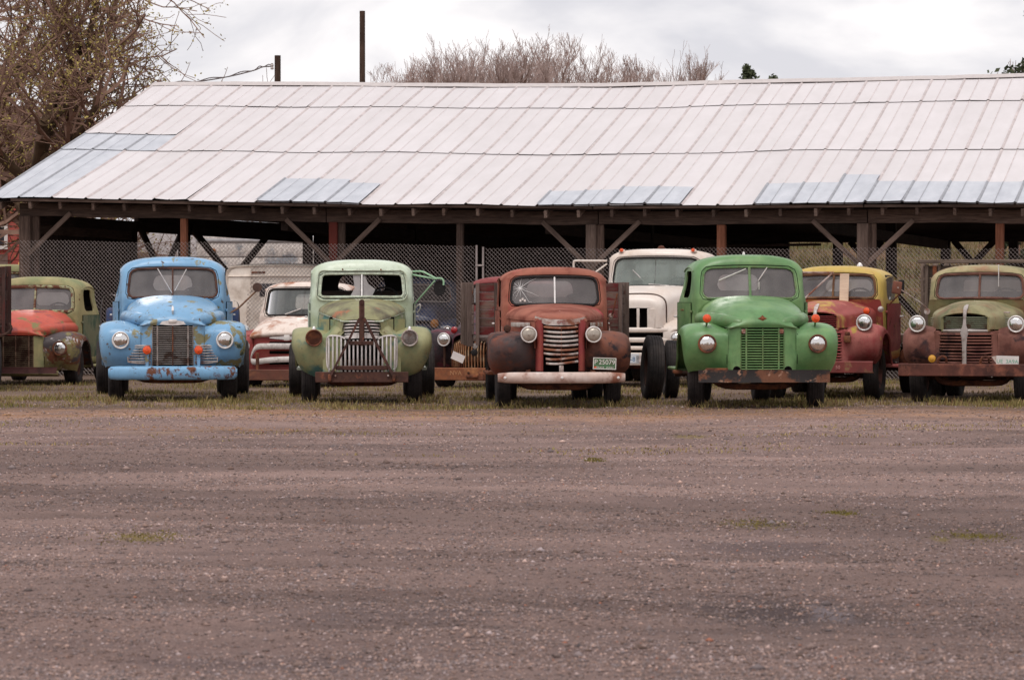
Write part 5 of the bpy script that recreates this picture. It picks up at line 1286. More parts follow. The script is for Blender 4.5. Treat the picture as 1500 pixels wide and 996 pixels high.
mr = P_(T, 'mirror_arm', join(tube(cr1([(.73, 1.75, 1.835), (.85, 1.6, 1.835), (.93, 1.5, 1.80), (1.05, 1.4, 1.735)], 3), .013, 6), tube([(.72, 1.75, 1.79), (.9, 1.55, 1.755), (1.05, 1.4, 1.73)], .013, 6), tube(cr1([(1.04, 1.4, 1.735), (1.12, 1.4, 1.735), (1.155, 1.4, 1.70), (1.155, 1.4, 1.64)], 3), .014, 6), tube([(.75, 1.75, 1.37), (1.03, 1.4, 1.70)], .013, 6)), GTUBE)
P_(T, 'mirror', surf([[(1.1+.085*k*math.cos(a_), 1.42, 1.60+.11*k*math.sin(a_)) for a_ in np.linspace(0, 6.283, 16, endpoint=False)] for k in (.05, .8, 1.0)]+[[(1.1+.08*math.cos(a_), 1.46, 1.60+.1*math.sin(a_)) for a_ in np.linspace(0, 6.283, 16, endpoint=False)]], 2, 2, True), RUBBER, mr)
P_(T, 'side_mirror_bracket', tube(cr1([(.76, 1.72, 1.32), (.82, 1.66, 1.37), (.83, 1.66, 1.31), (.79, 1.7, 1.25)], 3), .01, 6), CHROME)

# ---------------------------------------------------------------- rusty orange truck with stake bed
GRUST = paint('orange_rust_paint', (146, 88, 72), [((164, 104, 86), .4, 1.8, .3), ((118, 62, 50), .4, 3.2, .2), ((176, 70, 76), .18, 2.2, .12)], .68, .25, .2, .12, 16)
GFEN = paint('rust_black_fender', (72, 60, 60), [((122, 70, 54), .47, 1.9, .12), ((92, 60, 52), .42, 4, .2), ((40, 36, 40), .3, 3, .1)], .6, .35, .3, .15, 17)
GFEN2 = paint('brown_rust_fender', (112, 68, 54), [((62, 48, 46), .45, 2.0, .15), ((128, 78, 60), .4, 4, .2), ((44, 38, 42), .25, 4, .05)], .6, .35, .3, .15, 18)
GRED = paint('faded_red_shell', (140, 58, 58), [((150, 80, 62), .4, 3, .2), ((90, 60, 54), .2, 6, .1)], .6, .3, .2, .1, 19)
RIMR = paint('rust_rim', (112, 70, 60), [((60, 46, 44), .45, 5, .15)], .8)
T = truck('rusty_orange_truck', 'rust orange truck with rounded dark fenders, green plate and plank bed', 'truck', 822, 109, 3.5)
chassis(T, 5.0, .52, .8, 4.0, .735, .395, .2, RIMR, .50, True)
o, yf, xs = cab(T, 1.38, (.60, 1.385, 1.755), .70, .755, .725, .55, 1.885, .3, .09, 1.25, GRUST, RUBBER, (.33, 1.46, 1.70, .11), (1.70, 2.2, 1.34, 1.72), rt=.24, nexp=2.7, rwin=.09, sag=.02, glass=GLASS, divider=(.013, CHROME), framer=.016, belt=1.2)
st = [(1.42, [(0, 1.375), (.3, 1.365), (.52, 1.33), (.64, 1.255), (.655, 1.19)]),
      (1.0, [(0, 1.36), (.28, 1.348), (.47, 1.31), (.57, 1.24), (.585, 1.18)]),
      (.6, [(0, 1.325), (.24, 1.314), (.40, 1.28), (.475, 1.225), (.49, 1.17)]),
      (.3, [(0, 1.285), (.2, 1.276), (.32, 1.25), (.38, 1.21), (.395, 1.165)]),
      (.14, [(0, 1.245), (.17, 1.24), (.27, 1.225), (.325, 1.20), (.34, 1.165)]), (.07, [(0, 1.215), (.17, 1.212), (.27, 1.205), (.325, 1.195), (.34, 1.16)]), (.05, [(0, 1.17), (.17, 1.168), (.27, 1.165), (.32, 1.16), (.335, 1.15)])]
C = [[(-x, y, zz) for x, zz in reversed(p[1:])]+[(x, y, zz) for x, zz in p] for y, p in st]
hood = P_(T, 'hood', thick(surf(C, 5, 4), .012, -1), GRUST, ang=60)
P_(T, 'hood_strip', rbar([(0, .12, 1.225), (0, .3, 1.295), (0, .8, 1.352)], .014, .014, 'x'), CHROME, hood)
for s_ in (-1, 1):
    C = [[(s_*(p[-1][0]), y, p[-1][1]-.004), (s_*(p[-1][0]+.004), y, p[-1][1]-.1), (s_*(p[-1][0]+.004), y, .80)] for y, p in st]
    sp = P_(T, 'hood_side', surf(C, 4, 3), GRUST)
    P_(T, 'side_vent', hbar(s_*.405, s_*.62, 1.11, lambda x: .3+ (abs(x)-.4)*3.3-.06, .065, .05, 6), CHROMEP, sp)
    # grille shell cheek
    C = [[(s_*.235, .05, zz), (s_*.27, .03, zz), (s_*(.31+.03*(zz > 1.0)), .06, zz), (s_*(.33+.012*(zz > 1.0)), .16, zz)] for zz in (.5, .7, .95, 1.1, 1.18)]
    P_(T, 'grille_shell', surf(C, 3, 4), GRED)
    crown = [(.34, .47), (.17, .58), (.08, .75), (.12, .9), (.34, .99), (.68, 1.0), (1.0, .9), (1.3, .7), (1.6, .5)]
    edge = [(.5, .46), (.42, .56), (.40, .68), (.43, .78), (.54, .86), (.76, .9), (1.02, .83), (1.22, .66), (1.42, .48)]
    inner = [(.45, .48), (.34, .58), (.3, .73), (.32, .84), (.42, .9), (.7, .93), (1.0, .86), (1.3, .7), (1.6, .5)]
    f = fender(T, s_, .275, .93, crown, edge, GFEN if s_ < 0 else GFEN2, inner, xo=[.86, .92, .94, .94, .935, .93, .93, .92, .9], seed=8, dent=.009, colx=(0, .2, .52, .82, .965, 1.0))
    hl = headlight(T, s_*.43, -.02, .985, .1, 'pod', CHROMEP, CHROME, REFL, dep=.26)
    P_(T, 'stalk', tube([(s_*.43, .12, .985), (s_*.33, .2, 1.0)], .025, 8), GRED, hl)
    P_(T, 'running_board', box((s_*.82, 2.0, .44), (.22, 1.2, .04), .01), STEELR)
hd_ = P_(T, 'grille_header', surf([[(x, .0+.06*(abs(x)/.34)**2, 1.15+.045*(abs(x)/.34)**3+dz) for dz in (-.045+.055*max(0, (abs(x)-.22)/.12), 0, .035)] for x in np.linspace(-.345, .345, 15)], 2, 3), CHROMEP)
V, F = text_geo('GMC', .05, .002); P_(T, 'lettering', (V+np.array([0, -.006, 1.148]), F), plain('red_enamel', (150, 70, 60), .5), hd_, smooth=False)
GB = [CHROMEP, paint('rust_bar', (150, 100, 76), [((190, 178, 170), .35, 5, .1), ((120, 70, 48), .4, 6, .1)], .5)]
for k in range(9):
    zz = 1.085-k*.0585; o_ = P_(T, 'grille_bar', hbar(-.23+.004*k*(k > 6), .23, zz, lambda x: -.045+.11*(abs(x)/.23)**2, .036, .06, 11, (lambda x, k=k: -.016*(1-(x/.23)**2)+(.012*math.sin(x*9) if k > 6 else 0))), GB[1] if k in (0, 5, 7) else GB[0])
P_(T, 'radiator', box((0, .3, .82), (.6, .05, .75), .01), DARKHOLE)
P_(T, 'grille_spine', rbar([(0, -.05, 1.07), (0, -.058, .8), (0, -.05, .6)], .006, .008, 'x'), STEELR)
P_(T, 'crank_tab', box((.0, -.05, .53), (.06, .02, .1), .02), CHROMEP)
WB = paint('chalky_bumper', (196, 172, 160), [((140, 92, 74), .38, 3.5, .12), ((222, 206, 198), .3, 2, .2)], .5, .4, .15, .08, 20)
C = [[(x, -.17+.09*(abs(x)/.84)**3+dy, .415+dz*(1-.25*(abs(x)/.84)**8)) for dz, dy in ((-.075, .03), (-.06, 0), (-.02, -.018), (.02, -.018), (.06, 0), (.075, .03), (.06, .05))] for x in np.linspace(-.845, .845, 25)]
bp = P_(T, 'bumper', thick(surf(C, 1, 3), .01, 1), WB)
for x in (-.75, .0, .75): P_(T, 'bolt', lathe([(.022, 0), (.018, -.014), (0, -.018)], 14, 'y', (x, -.185+.09*(abs(x)/.84)**3, .415)), CHROME, bp)
for s_ in (-1, 1): P_(T, 'bumper_bracket', strip([(s_*.45, -.12, .42), (s_*.42, .3, .5)], (.03, 0, 0), (0, 0, .03)), STEELR)
lo = P_(T, 'marker_lamp', lathe([(.045, .05), (.05, .0), (.04, -.02), (0, -.025)], 18, 'y', (-.70, .35, 1.06)), STEELD); P_(T, 'stem', tube([(-.70, .38, 1.03), (-.70, .4, .97)], .014, 6), STEELD, lo)
P_(T, 'reflector', lathe([(.05, .02), (.045, 0), (0, -.006)], 18, 'y', (-.865, .19, .85)), ORANGE)
PG = paint('plate_green', (72, 116, 78), [((120, 110, 80), .12, 9, .08)], .5, .4); PWH = plain('plate_white', (222, 216, 210), .5, var=.06)
plate(T, .575, -.03, .60, .31, .155, 2, PG, '', PWH, [('P', .088, -.116, .016, None), ('25079', .088, .03, .016, None), ('TRUCK', .034, -.06, -.053, None), ('WASH', .034, .07, -.053, None)], border=PWH, rz=3)
mk('tab_sticker', box((-.122, -.0035, -.053), (.035, .002, .022)), ORANGE, [c_ for c_ in T.root.children if c_.name.startswith('licence_plate')][0], smooth=False)
WRED = wood('red_worn_plank', (96, 78, 70), (138, 116, 106), paintc=(120, 52, 52), pam=.5)
WGRY = wood('grey_plank', (86, 70, 64), (132, 114, 106))
stake_bed(T, 2.85, 2.9, 1.06, .88, 1.66, WGRY, WRED)
P_(T, 'cowl_badge', box((-.73, 1.2, 1.03), (.012, .06, .1), .004), CHROMEP); P_(T, 'cowl_badge', box((.73, 1.2, 1.03), (.012, .06, .1), .004), CHROMEP)
P_(T, 'mirror_arm', tube([(.76, 1.7, 1.2), (.8, 1.55, 1.25), (.86, 1.5, 1.52)], .01, 6), STEELR); P_(T, 'door_lamp', lathe([(.03, .05), (.035, 0), (.02, -.02), (0, -.022)], 14, 'y', (.78, 1.6, 1.22)), CHROMEP)
# impact cracks on the left pane
cr = []
cxk, czk = -.47, 1.595
for k in range(13):
    a_ = k*.483+rng.uniform(-.12, .12); L_ = rng.uniform(.07, .16)+(.17 if k in (11, 12, 1) else 0); p = [(cxk, czk)]
    for j in range(3): p.append((cxk+math.cos(a_+rng.normal(0, .05))*L_*(j+1)/3, czk+math.sin(a_+rng.normal(0, .05))*L_*(j+1)/3))
    p = [(min(.0, max(-.57, x)), min(1.735, max(1.41, zz))) for x, zz in p]
    cr.append(tube([(x, float(yf(np.array(x), np.array(zz)))+.008, zz) for x, zz in p], [.0042, .003, .0022, .0012], 4))
P_(T, 'glass_crack', join(*cr), plain('crack_white', (214, 212, 210), .4))
P_(T, 'windscreen_decal', join(*[box((-.47+.03*i, 1.405, 1.43+.02*(i % 2)), (.025, .004, .03)) for i in range(3)]), PWH, smooth=False)
# ---------------------------------------------------------------- two trucks with centre chrome prow
def prow_truck(name, label, cx, s, yaw, body, roofm, hoodm, fendm, bumpm, slotm, upm, framem, chromem, opt):
    T = truck(name, label, 'truck', cx, s, yaw); q = opt.get
    chassis(T, 4.8, .55, .8, 3.9, .725, .40, .225, RIMR, q('rtrack', .72), True, steer=q('steer', 0))
    o, yf, xs = cab(T, 1.40, (.62, 1.46, 1.80), .71, .80, .735, .55, 1.925, .3, .1, 1.3, roofm, framem, q('rear', (.36, 1.52, 1.74, .06)), (1.74, 2.32, 1.42, 1.79), rt=.25, nexp=2.6, rwin=.1, sag=.02, glass=q('glass', GLASS), divider=(.016, framem), framer=.019, belt=1.27, doormat=body, sidemat=GLASS, cabin=CABIN)
    P_(T, 'cowl', surf([[(x, 1.50+.02*0, .95), (x, 1.46, 1.2), (x*.97, 1.40, 1.40), (x*.93, 1.385, 1.435)] for x in (-.735, -.37, 0, .37, .735)], 3, 3), q('cowlm', roofm))
    st = [(1.42, [(0, 1.41), (.2, 1.405), (.36, 1.37), (.46, 1.335), (.58, 1.29), (.635, 1.22), (.645, 1.06)]),
          (1.0, [(0, 1.41), (.19, 1.402), (.33, 1.365), (.42, 1.32), (.535, 1.275), (.585, 1.21), (.60, 1.05)]),
          (.6, [(0, 1.395), (.17, 1.385), (.30, 1.345), (.375, 1.295), (.47, 1.25), (.51, 1.195), (.52, 1.04)]),
          (.35, [(0, 1.365), (.16, 1.352), (.27, 1.31), (.335, 1.26), (.40, 1.225), (.43, 1.18), (.44, 1.03)]),
          (.18, [(0, 1.315), (.14, 1.303), (.235, 1.268), (.29, 1.232), (.33, 1.205), (.35, 1.17), (.36, 1.03)]),
          (.085, [(0, 1.25), (.13, 1.243), (.21, 1.23), (.265, 1.217), (.30, 1.2), (.32, 1.17), (.33, 1.03)])]
    C = [[(-x, y, zz) for x, zz in reversed(p[1:])]+[(x, y, zz) for x, zz in p] for y, p in st]
    hood = P_(T, 'hood', thick(surf(C, 5, 4), .012, -1), hoodm, ang=60)
    for s_ in (-1, 1):
        P_(T, 'hood_seam', tube(cr1([(s_*p[3][0], y-.004, p[3][1]+.004) for y, p in st], 4), .006, 5), DARKHOLE, hood)
        for k in range(4): P_(T, 'side_louver', hbar(s_*.50, s_*.60, 1.09+k*.03, lambda x: .52+3.6*(abs(x)-.5)-.02, .014, .04, 4), upm, hood)
        for k in range(6): P_(T, 'upper_grille_bar', hbar(s_*.025, s_*.30, 1.055+k*.028, lambda x: .035+.10*(abs(x)/.32)**2, .013, .04, 7), upm)
        P_(T, 'prow_cheek', surf([[(s_*.30, .10, zz), (s_*.325, .085, zz), (s_*.335, .12, zz), (s_*.35, .3, zz-.02)] for zz in (1.0, 1.1, 1.2)], 3, 3), hoodm)
        # slotted lower panel
        for k in range(9):
            zz = .575+k*.043; x1 = .37-.012*max(0, k-6)
            P_(T, 'slot_bar', hbar(s_*.035, s_*x1, zz+.004*math.sin(k*2.1+s_), lambda x: .02+.17*(abs(x)/.42)**2, .026, .05, 7, (lambda x, k=k: .012*math.sin(x*9+k) if (q('bent') and k == 3 and s_ > 0) else 0)), slotm)
        P_(T, 'panel_edge', surf([[(s_*.355, .14, zz), (s_*.39, .15, zz), (s_*.45, .19, zz)] for zz in (.53, .7, .9, 1.0)], 3, 3), fendm)
        P_(T, 'panel_top', surf([[(s_*x, .0+.17*(x/.42)**2, .955), (s_*x, .01+.17*(x/.42)**2, .985), (s_*x, .08+.17*(x/.42)**2, 1.01)] for x in (.03, .15, .28, .44)], 3, 3), fendm)
        crown = [(.38, .54), (.25, .66), (.2, .84), (.25, .98), (.42, 1.055), (.72, 1.05), (1.02, .93), (1.3, .7), (1.58, .5)]
        edge = [(.46, .52), (.42, .62), (.40, .74), (.43, .85), (.54, .92), (.78, .94), (1.03, .85), (1.22, .67), (1.42, .48)]
        inner = [(.22, .54), (.2, .66), (.19, .84), (.2, .96), (.36, 1.02), (.7, 1.0), (1.0, .92), (1.3, .72), (1.58, .5)]
        fender(T, s_, .435, .90, crown, edge, fendm, inner, xo=[.80, .87, .895, .9, .9, .9, .9, .88, .87], seed=int(cx))
        headlight(T, s_*.685, .2, 1.105, .108, 'pod', q('shell', fendm), CHROME, dep=.3)
        P_(T, 'running_board', box((s_*.84, 2.0, .46), (.3, 1.25, .04), .01), body)
    P_(T, 'radiator', box((0, .34, .85), (.72, .05, .75), .01), DARKHOLE)
    P_(T, 'chrome_spine', surf([[(x*w_, y+.012*abs(x), zz) for x in (-1, -.4, .4, 1)] for (w_, y, zz) in ((.012, .3, 1.375), (.03, .16, 1.345), (.024, .05, 1.27), (.022, .015, 1.15), (.03, .0, 1.07), (.06, -.005, 1.0), (.042, -.01, .93), (.03, -.012, .8), (.03, -.012, .65), (.03, -.01, .535))], 3, 2), chromem)
    for s_ in (-1, 1): P_(T, 'chrome_wing', surf([[(s_*x, .0+.10*(x/.32)**2+dy, 1.01+dz*(1-.35*x/.32)) for dz, dy in ((-.028, .01), (0, -.008), (.028, .01))] for x in (.05, .13, .22, .315)], 3, 3), chromem)
    bz = q('bz', (.39, .555)); C = [[(x, -.08+dy, (bz[0]+bz[1])/2+dz) for dz, dy in ((-.085, .1), (-.085, 0), (-.075, -.01), (.075, -.01), (.085, 0), (.085, .1))] for x in np.linspace(-q('bw', .9), q('bw', .9), 9)]
    P_(T, 'bumper', thick(surf(C, 1, 1), .012, 1), bumpm, smooth=False)
    for s_ in (-1, 1): P_(T, 'bumper_bracket', box((s_*.4, .1, .47), (.06, .35, .1), .01), STEELD)
    return T, yf
ODG = paint('olive_drab_paint', (142, 134, 96), [((124, 70, 54), .3, 1.9, .2), ((104, 104, 74), .4, 2.5, .2), ((148, 88, 84), .14, 2.4, .12)], .55, .35, .2, .08, 21)
JROOF = paint('faded_khaki_roof', (160, 148, 110), [((150, 100, 80), .22, 1.8, .2), ((118, 116, 80), .35, 2.5, .2)], .55, .35, .2, .08, 22)
JF = paint('rust_red_fender', (122, 78, 66), [((144, 98, 88), .4, 2.2, .25), ((52, 44, 48), .3, 2.6, .06), ((92, 56, 50), .4, 4, .2)], .65, .3, .25, .12, 23)
JB = paint('rust_red_beam', (104, 62, 52), [((72, 48, 44), .4, 3, .2), ((134, 84, 68), .3, 6, .15)], .7, .25, .25, .12, 24)
UPM = paint('pale_green_bar', (142, 146, 122), [((110, 84, 66), .3, 8, .1)], .5)
T, yf = prow_truck('olive_rust_truck', 'olive and rust truck with a chrome prow strip at the right edge', 1412.5, 105, -8.5, ODG, JROOF, ODG, JF, JB, JF, UPM, paint('rust_frame', (116, 72, 58), [((80, 54, 46), .4, 6, .2)], .7), CHROMEG, dict(bent=True, cowlm=ODG, shell=CHROMEP, rear=(.42, 1.52, 1.72, .03)))
lamp(T, -.445, .0, .625, .055, AMBER)
for x in (-.3, .29): P_(T, 'tow_hook', tube(cr1([(x-.06, -.02, .56), (x-.05, -.04, .62), (x, -.04, .66), (x+.05, -.02, .64), (x+.05, .02, .58)], 3), .018, 6), STEELR)
PGL = plain('plate_faded_green', (112, 168, 144), .5, var=.1)
plate(T, .60, -.03, .605, .31, .13, 1.5, plain('plate_offwhite', (214, 208, 204), .5, var=.08), '', PGL, [('UE', .075, -.105, -.012, None), ('3A9A', .075, .062, -.012, None)], border=None, rz=2)
P_(T, 'plate_corner', (np.array([(.38, -.028, .66), (.46, -.03, .672), (.47, -.03, .60), (.44, -.026, .575), (.42, -.02, .60)]), [[0, 1, 2, 3, 4]]), paint('bent_plate', (206, 190, 180), [((150, 92, 66), .45, 9, .1)], .6), smooth=False)
wiper(T, .27, 1.62, .27, 1.86, 1.44)
ma = P_(T, 'mirror_arm', tube(cr1([(-.74, 1.6, 1.27), (-.80, 1.45, 1.36), (-.95, 1.3, 1.48), (-1.13, 1.2, 1.61)], 4), .011, 6), CHROMEP)
P_(T, 'mirror', box((-1.14, 1.22, 1.605), (.135, .04, .18), .02, rotm('Y', 8)), paint('rust_mirror', (128, 72, 54), [((90, 54, 44), .4, 8, .2)], .7), ma)
P_(T, 'spot_lamp', lathe([(0, .12), (.05, .11), (.085, .05), (.09, 0), (.06, -.02), (0, -.025)], 24, 'y', (.79, 1.5, 1.37)), CHROME)
P_(T, 'horn', lathe([(.02, .12), (.03, .05), (.045, 0), (0, 0)], 16, 'y', (-.73, 1.35, 1.27)), CHROMEP)
P_(T, 'hood_script', box((.52, .5, 1.262), (.09, .03, .02), .004), CHROMEP)
WRACK = wood('rack_plank', (92, 78, 70), (144, 126, 114))
for s_ in (-1,):
    for k in range(6): beam('front_board', (-1.02, 2.95, .95+k*.178), (1.02, 2.95, .95+k*.178), .03, .165, WRACK, T.root)
    beam('top_board', (-1.1, 2.9, 1.985), (1.2, 2.9, 1.985), .2, .055, WRACK, T.root)
    for x in (-.98, -.8, .8, .98): beam('front_stake', (x, 2.9, .8), (x, 2.9, 1.94), .05, .08 if abs(x) > .9 else .06, WRACK, T.root)
    for sx_ in (-1, 1):
        for k in range(5): beam('side_board', (sx_*1.04, 3.0, 1.0+k*.21), (sx_*1.04, 5.6, 1.0+k*.21), .03, .17, WRACK, T.root)
        for y in (3.2, 4.3, 5.4): beam('stake', (sx_*1.08, y, .75), (sx_*1.08, y, 1.97), .08, .04, WRACK, T.root)
    for k in range(5): beam('floor_board', (-.8+k*.4, 2.95, .82), (-.8+k*.4, 5.6, .82), .39, .05, WRACK, T.root)
P_(T, 'hinge_strap', box((-.86, 2.86, 1.75), (.06, .02, .35), .005), STEELR)

RYRED = paint('faded_crimson_paint', (152, 66, 66), [((176, 108, 100), .4, 2.2, .15), ((170, 150, 66), .24, 3.0, .08), ((96, 56, 52), .2, 5, .1)], .55, .35, .2, .1, 25)
RYYEL = paint('yellow_roof_paint', (192, 164, 84), [((190, 154, 104), .3, 2, .2), ((150, 66, 58), .18, 2.4, .06), ((110, 70, 48), .1, 8, .05)], .5, .35, .15, .08, 26)
RYH = paint('red_yellow_hood', (150, 70, 64), [((186, 156, 84), .36, 2.4, .12), ((182, 110, 100), .3, 2.2, .15)], .55, .35, .2, .1, 27)
T, yf = prow_truck('red_yellow_truck', 'faded crimson truck with a yellow cab roof tucked behind the green truck', 1193, 101, -11, RYRED, RYYEL, RYH, RYRED, paint('crimson_bumper', (132, 62, 58), [((150, 120, 84), .3, 4, .1), ((74, 50, 48), .3, 4, .2)], .6), RYRED, RYRED, paint('yellow_rust_frame', (120, 84, 50), [((84, 54, 42), .4, 6, .2)], .7), CHROMEP, dict(cowlm=RYH, shell=RYRED, bw=.86, glass=GLASS, rear=(.36, 1.53, 1.73, .1)))
P_(T, 'roof_marker', lathe([(.045, 0), (.04, .02), (.02, .05), (0, .055)], 14, 'z', (.32, 1.85, 1.92)), CHROME)
lamp(T, .62, .75, 1.27, .05, ORANGE, stem=(.62, .8, 1.15)); P_(T, 'cowl_lamp', lathe([(.03, .06), (.045, 0), (.03, -.015), (0, -.02)], 16, 'y', (.73, 1.3, 1.29)), CHROMEP)
P_(T, 'front_lamp', box((.455, .12, .87), (.1, .06, .1), .015), paint('rust_lamp', (136, 84, 50), [((90, 56, 40), .4, 8, .2)], .6))
P_(T, 'lamp_bracket', box((.455, .14, .95), (.07, .03, .05), .008), STEELR)
wr = P_(T, 'window_brace', tube([(-.42, 1.15, 1.40), (.0, 1.36, 1.815)], .013, 6), CHROMEP)
P_(T, 'brace_bar', tube([(-.5, 1.37, 1.83), (.02, 1.37, 1.825)], .014, 6), CHROMEP, wr); P_(T, 'brace_bar', tube([(-.42, 1.16, 1.39), (.16, 1.16, 1.385)], .01, 6), STEELR, wr)
P_(T, 'loose_board', box((.19, 1.30, 1.60), (.135, .02, .42), .004, rotm('X', -8)), wood('pale_rust_board', (190, 164, 140), (216, 196, 176), paintc=(170, 112, 80), pam=.3))
ma = P_(T, 'mirror_arm', tube([(.80, 1.62, 1.36), (.98, 1.5, 1.52)], .014, 6), STEELR)
P_(T, 'mirror', box((.99, 1.55, 1.62), (.09, .04, .2), .02), RUBBER, ma)
V, F = text_geo('50', .07, .002); P_(T, 'lettering', (V+np.array([.36, -.105, .47]), F), plain('chalk_pink', (200, 140, 134), .7), smooth=False)
V, F = text_geo('D', .12, .002); P_(T, 'hood_letter', (V+np.array([-.32, .08, 1.13]), F), PWH, smooth=False)
for k in range(4): beam('bed_board', (-.9+k*.5, 2.95, .86), (-.9+k*.5, 5.4, .86), .48, .06, WRACK, T.root)
beam('bed_sill', (-1.05, 2.93, .84), (1.12, 2.93, .84), .08, .12, WRACK, T.root)
P_(T, 'fuel_tank', lathe([(.12, -.02), (.17, 0), (.18, .02), (.18, .4), (.17, .42), (0, .42)], 22, 'y', (.93, 2.7, .55)), STEELR)

# ---------------------------------------------------------------- white conventional truck
WHITE = paint('cream_white_paint', (226, 214, 204), [((204, 184, 168), .3, 1.8, .25), ((140, 90, 66), .045, 9, .03)], .34, .5, .06, .05, 28, .06, .15)
T = truck('white_truck', 'tall cream white truck with roof lamps behind two loose tyres', 'truck', 934, 90, -11)
chassis(T, 5.0, .6, .9, 4.2, .80, .45, .24, STEELD, .75, True)
o, yf, xs = cab(T, 1.45, (.73, 1.64, 2.10), .80, .88, .84, .6, 2.245, .25, .2, 1.35, WHITE, RUBBER, (.60, 1.78, 2.0, .04), (1.9, 2.5, 1.62, 2.05), rt=.2, nexp=2.8, rwin=.12, sag=.02, glass=GLASSG, divider=None, framer=.014, belt=1.45, cabin=WHITE)
P_(T, 'rear_pillar', box((.05, 2.83, 1.89), (.12, .03, .3), .01), WHITE)
st = [(1.5, [(0, 1.63), (.4, 1.625), (.6, 1.59), (.68, 1.5), (.70, 1.3), (.70, 1.0)]),
      (1.0, [(0, 1.60), (.34, 1.592), (.52, 1.55), (.60, 1.46), (.615, 1.28), (.615, 1.0)]),
      (.5, [(0, 1.56), (.28, 1.55), (.43, 1.505), (.50, 1.42), (.515, 1.26), (.515, 1.0)]),
      (.22, [(0, 1.51), (.23, 1.5), (.36, 1.455), (.425, 1.38), (.44, 1.25), (.44, 1.0)])]
C = [[(-x, y, zz) for x, zz in reversed(p[1:])]+[(x, y, zz) for x, zz in p] for y, p in st]
hood = P_(T, 'hood', thick(surf(C, 5, 4), .012, -1), WHITE, ang=60)
st = [(.21, [(0, 1.50), (.22, 1.49), (.345, 1.45), (.41, 1.375), (.425, 1.25), (.425, .96)]),
      (.1, [(0, 1.46), (.2, 1.45), (.32, 1.41), (.38, 1.34), (.395, 1.23), (.395, .96)]),
      (.05, [(0, 1.39), (.18, 1.38), (.29, 1.35), (.34, 1.30), (.355, 1.21), (.355, .96)]),
      (.04, [(0, 1.28), (.16, 1.278), (.22, 1.27), (.26, 1.26), (.28, 1.2), (.28, .96)])]
C = [[(-x, y, zz) for x, zz in reversed(p[1:])]+[(x, y, zz) for x, zz in p] for y, p in st]
P_(T, 'nose', surf(C, 5, 4), WHITE, ang=60)
P_(T, 'hood_seam', tube(cr1([(.40, .20, 1.0), (.43, .205, 1.2), (.415, .21, 1.38), (.35, .212, 1.455), (.22, .214, 1.5), (0, .214, 1.512), (-.22, .214, 1.5), (-.35, .212, 1.455), (-.415, .21, 1.38), (-.43, .205, 1.2), (-.40, .2, 1.0)], 3), .007, 5), STEELD, hood)
for x, w_ in ((-.28, .06), (0, .045), (.215, .13), (-.215, .13)): P_(T, 'nose_bar', box((x, .045, 1.11), (w_, .03, .32), .006), WHITE)
P_(T, 'radiator', box((0, .2, .95), (.74, .05, .75), .01), DARKHOLE)
for zz, h_ in ((.925, .085), (.765, .085), (.635, .07)): P_(T, 'grille_bar', hbar(-.47, .47, zz, lambda x: .02+.12*(abs(x)/.5)**2, h_, .07, 9), WHITE)
for s_ in (-1, 1):
    for k in range(4): P_(T, 'side_louver', strip([(s_*.60, .95, 1.2+k*.045), (s_*.66, 1.2, 1.22+k*.045)], (.02, 0, 0), (0, 0, .008)), WHITE, hood)
    crown = [(.34, .50), (.2, .64), (.14, .84), (.22, 1.0), (.45, 1.09), (.85, 1.1), (1.2, .98), (1.5, .75), (1.75, .55)]
    edge = [(.52, .50), (.46, .64), (.44, .78), (.48, .9), (.6, .99), (.88, 1.02), (1.16, .93), (1.34, .72), (1.5, .52)]
    inner = [(.2, .50), (.13, .64), (.1, .84), (.14, .98), (.42, 1.06), (.85, 1.06), (1.2, 1.0), (1.5, .8), (1.75, .6)]
    fender(T, s_, .40, .98, crown, edge, WHITE, inner, seed=5, dent=.003)
    headlight(T, s_*.62, .1, .79, .10, 'flush', WHITE, CHROME)
    a = np.linspace(0, 2*math.pi, 30, endpoint=False); P_(T, 'headlamp_bezel', tube(np.stack([s_*.62+.14*np.cos(a), .12+0*a, .80+.14*np.sin(a)], 1), .018, 8, closed=True), WHITE)
    l = P_(T, 'roof_lamp', lathe([(.06, 0), (.055, .03), (.03, .05), (0, .055)], 16, 'z', (s_*.60, 1.75, 2.19)), WHITE); P_(T, 'lens', lathe([(.03, .02), (.028, -.03), (0, -.04)], 14, 'y', (s_*.60, 1.70, 2.225)), ORANGE, l)
P_(T, 'roof_beacon', lathe([(.06, 0), (.06, .03), (.04, .06), (0, .07)], 18, 'z', (.02, 1.95, 2.235)), STEELR)
bp = P_(T, 'bumper', thick(surf([[(x, -.12+dy, .46+dz) for dz, dy in ((-.1, .1), (-.1, 0), (-.09, -.01), (.09, -.01), (.1, 0), (.1, .1))] for x in np.linspace(-.95, .95, 9)], 1, 1), .012, 1), WHITE, smooth=False)
PBL = plain('plate_blue', (70, 110, 150), .5)
plate(T, -.10, -.14, .47, .3, .15, 0, plain('plate_pale', (206, 210, 214), .5, var=.08), '', PBL, [('1L-8', .1, .0, -.015, None)])
plate(T, .1, -.14, .46, .2, .12, 0, WP, '', STEELD, [])
wiper(T, -.38, 1.90, -.2, 1.72, 1.53); wiper(T, -.1, 1.665, .25, 1.64, 1.46)
P_(T, 'mirror_arm', join(tube(cr1([(-.86, 1.75, 2.05), (-1.2, 1.6, 2.05), (-1.35, 1.55, 2.05), (-1.38, 1.55, 2.02), (-1.38, 1.55, 1.9)], 3), .018, 8), tube([(-.86, 1.75, 2.0), (-1.05, 1.65, 1.85)], .014, 6)), WHITE)
P_(T, 'running_board', box((.95, 2.3, .5), (.25, 1.2, .05), .01), WHITE); P_(T, 'running_board', box((-.95, 2.3, .5), (.25, 1.2, .05), .01), WHITE)

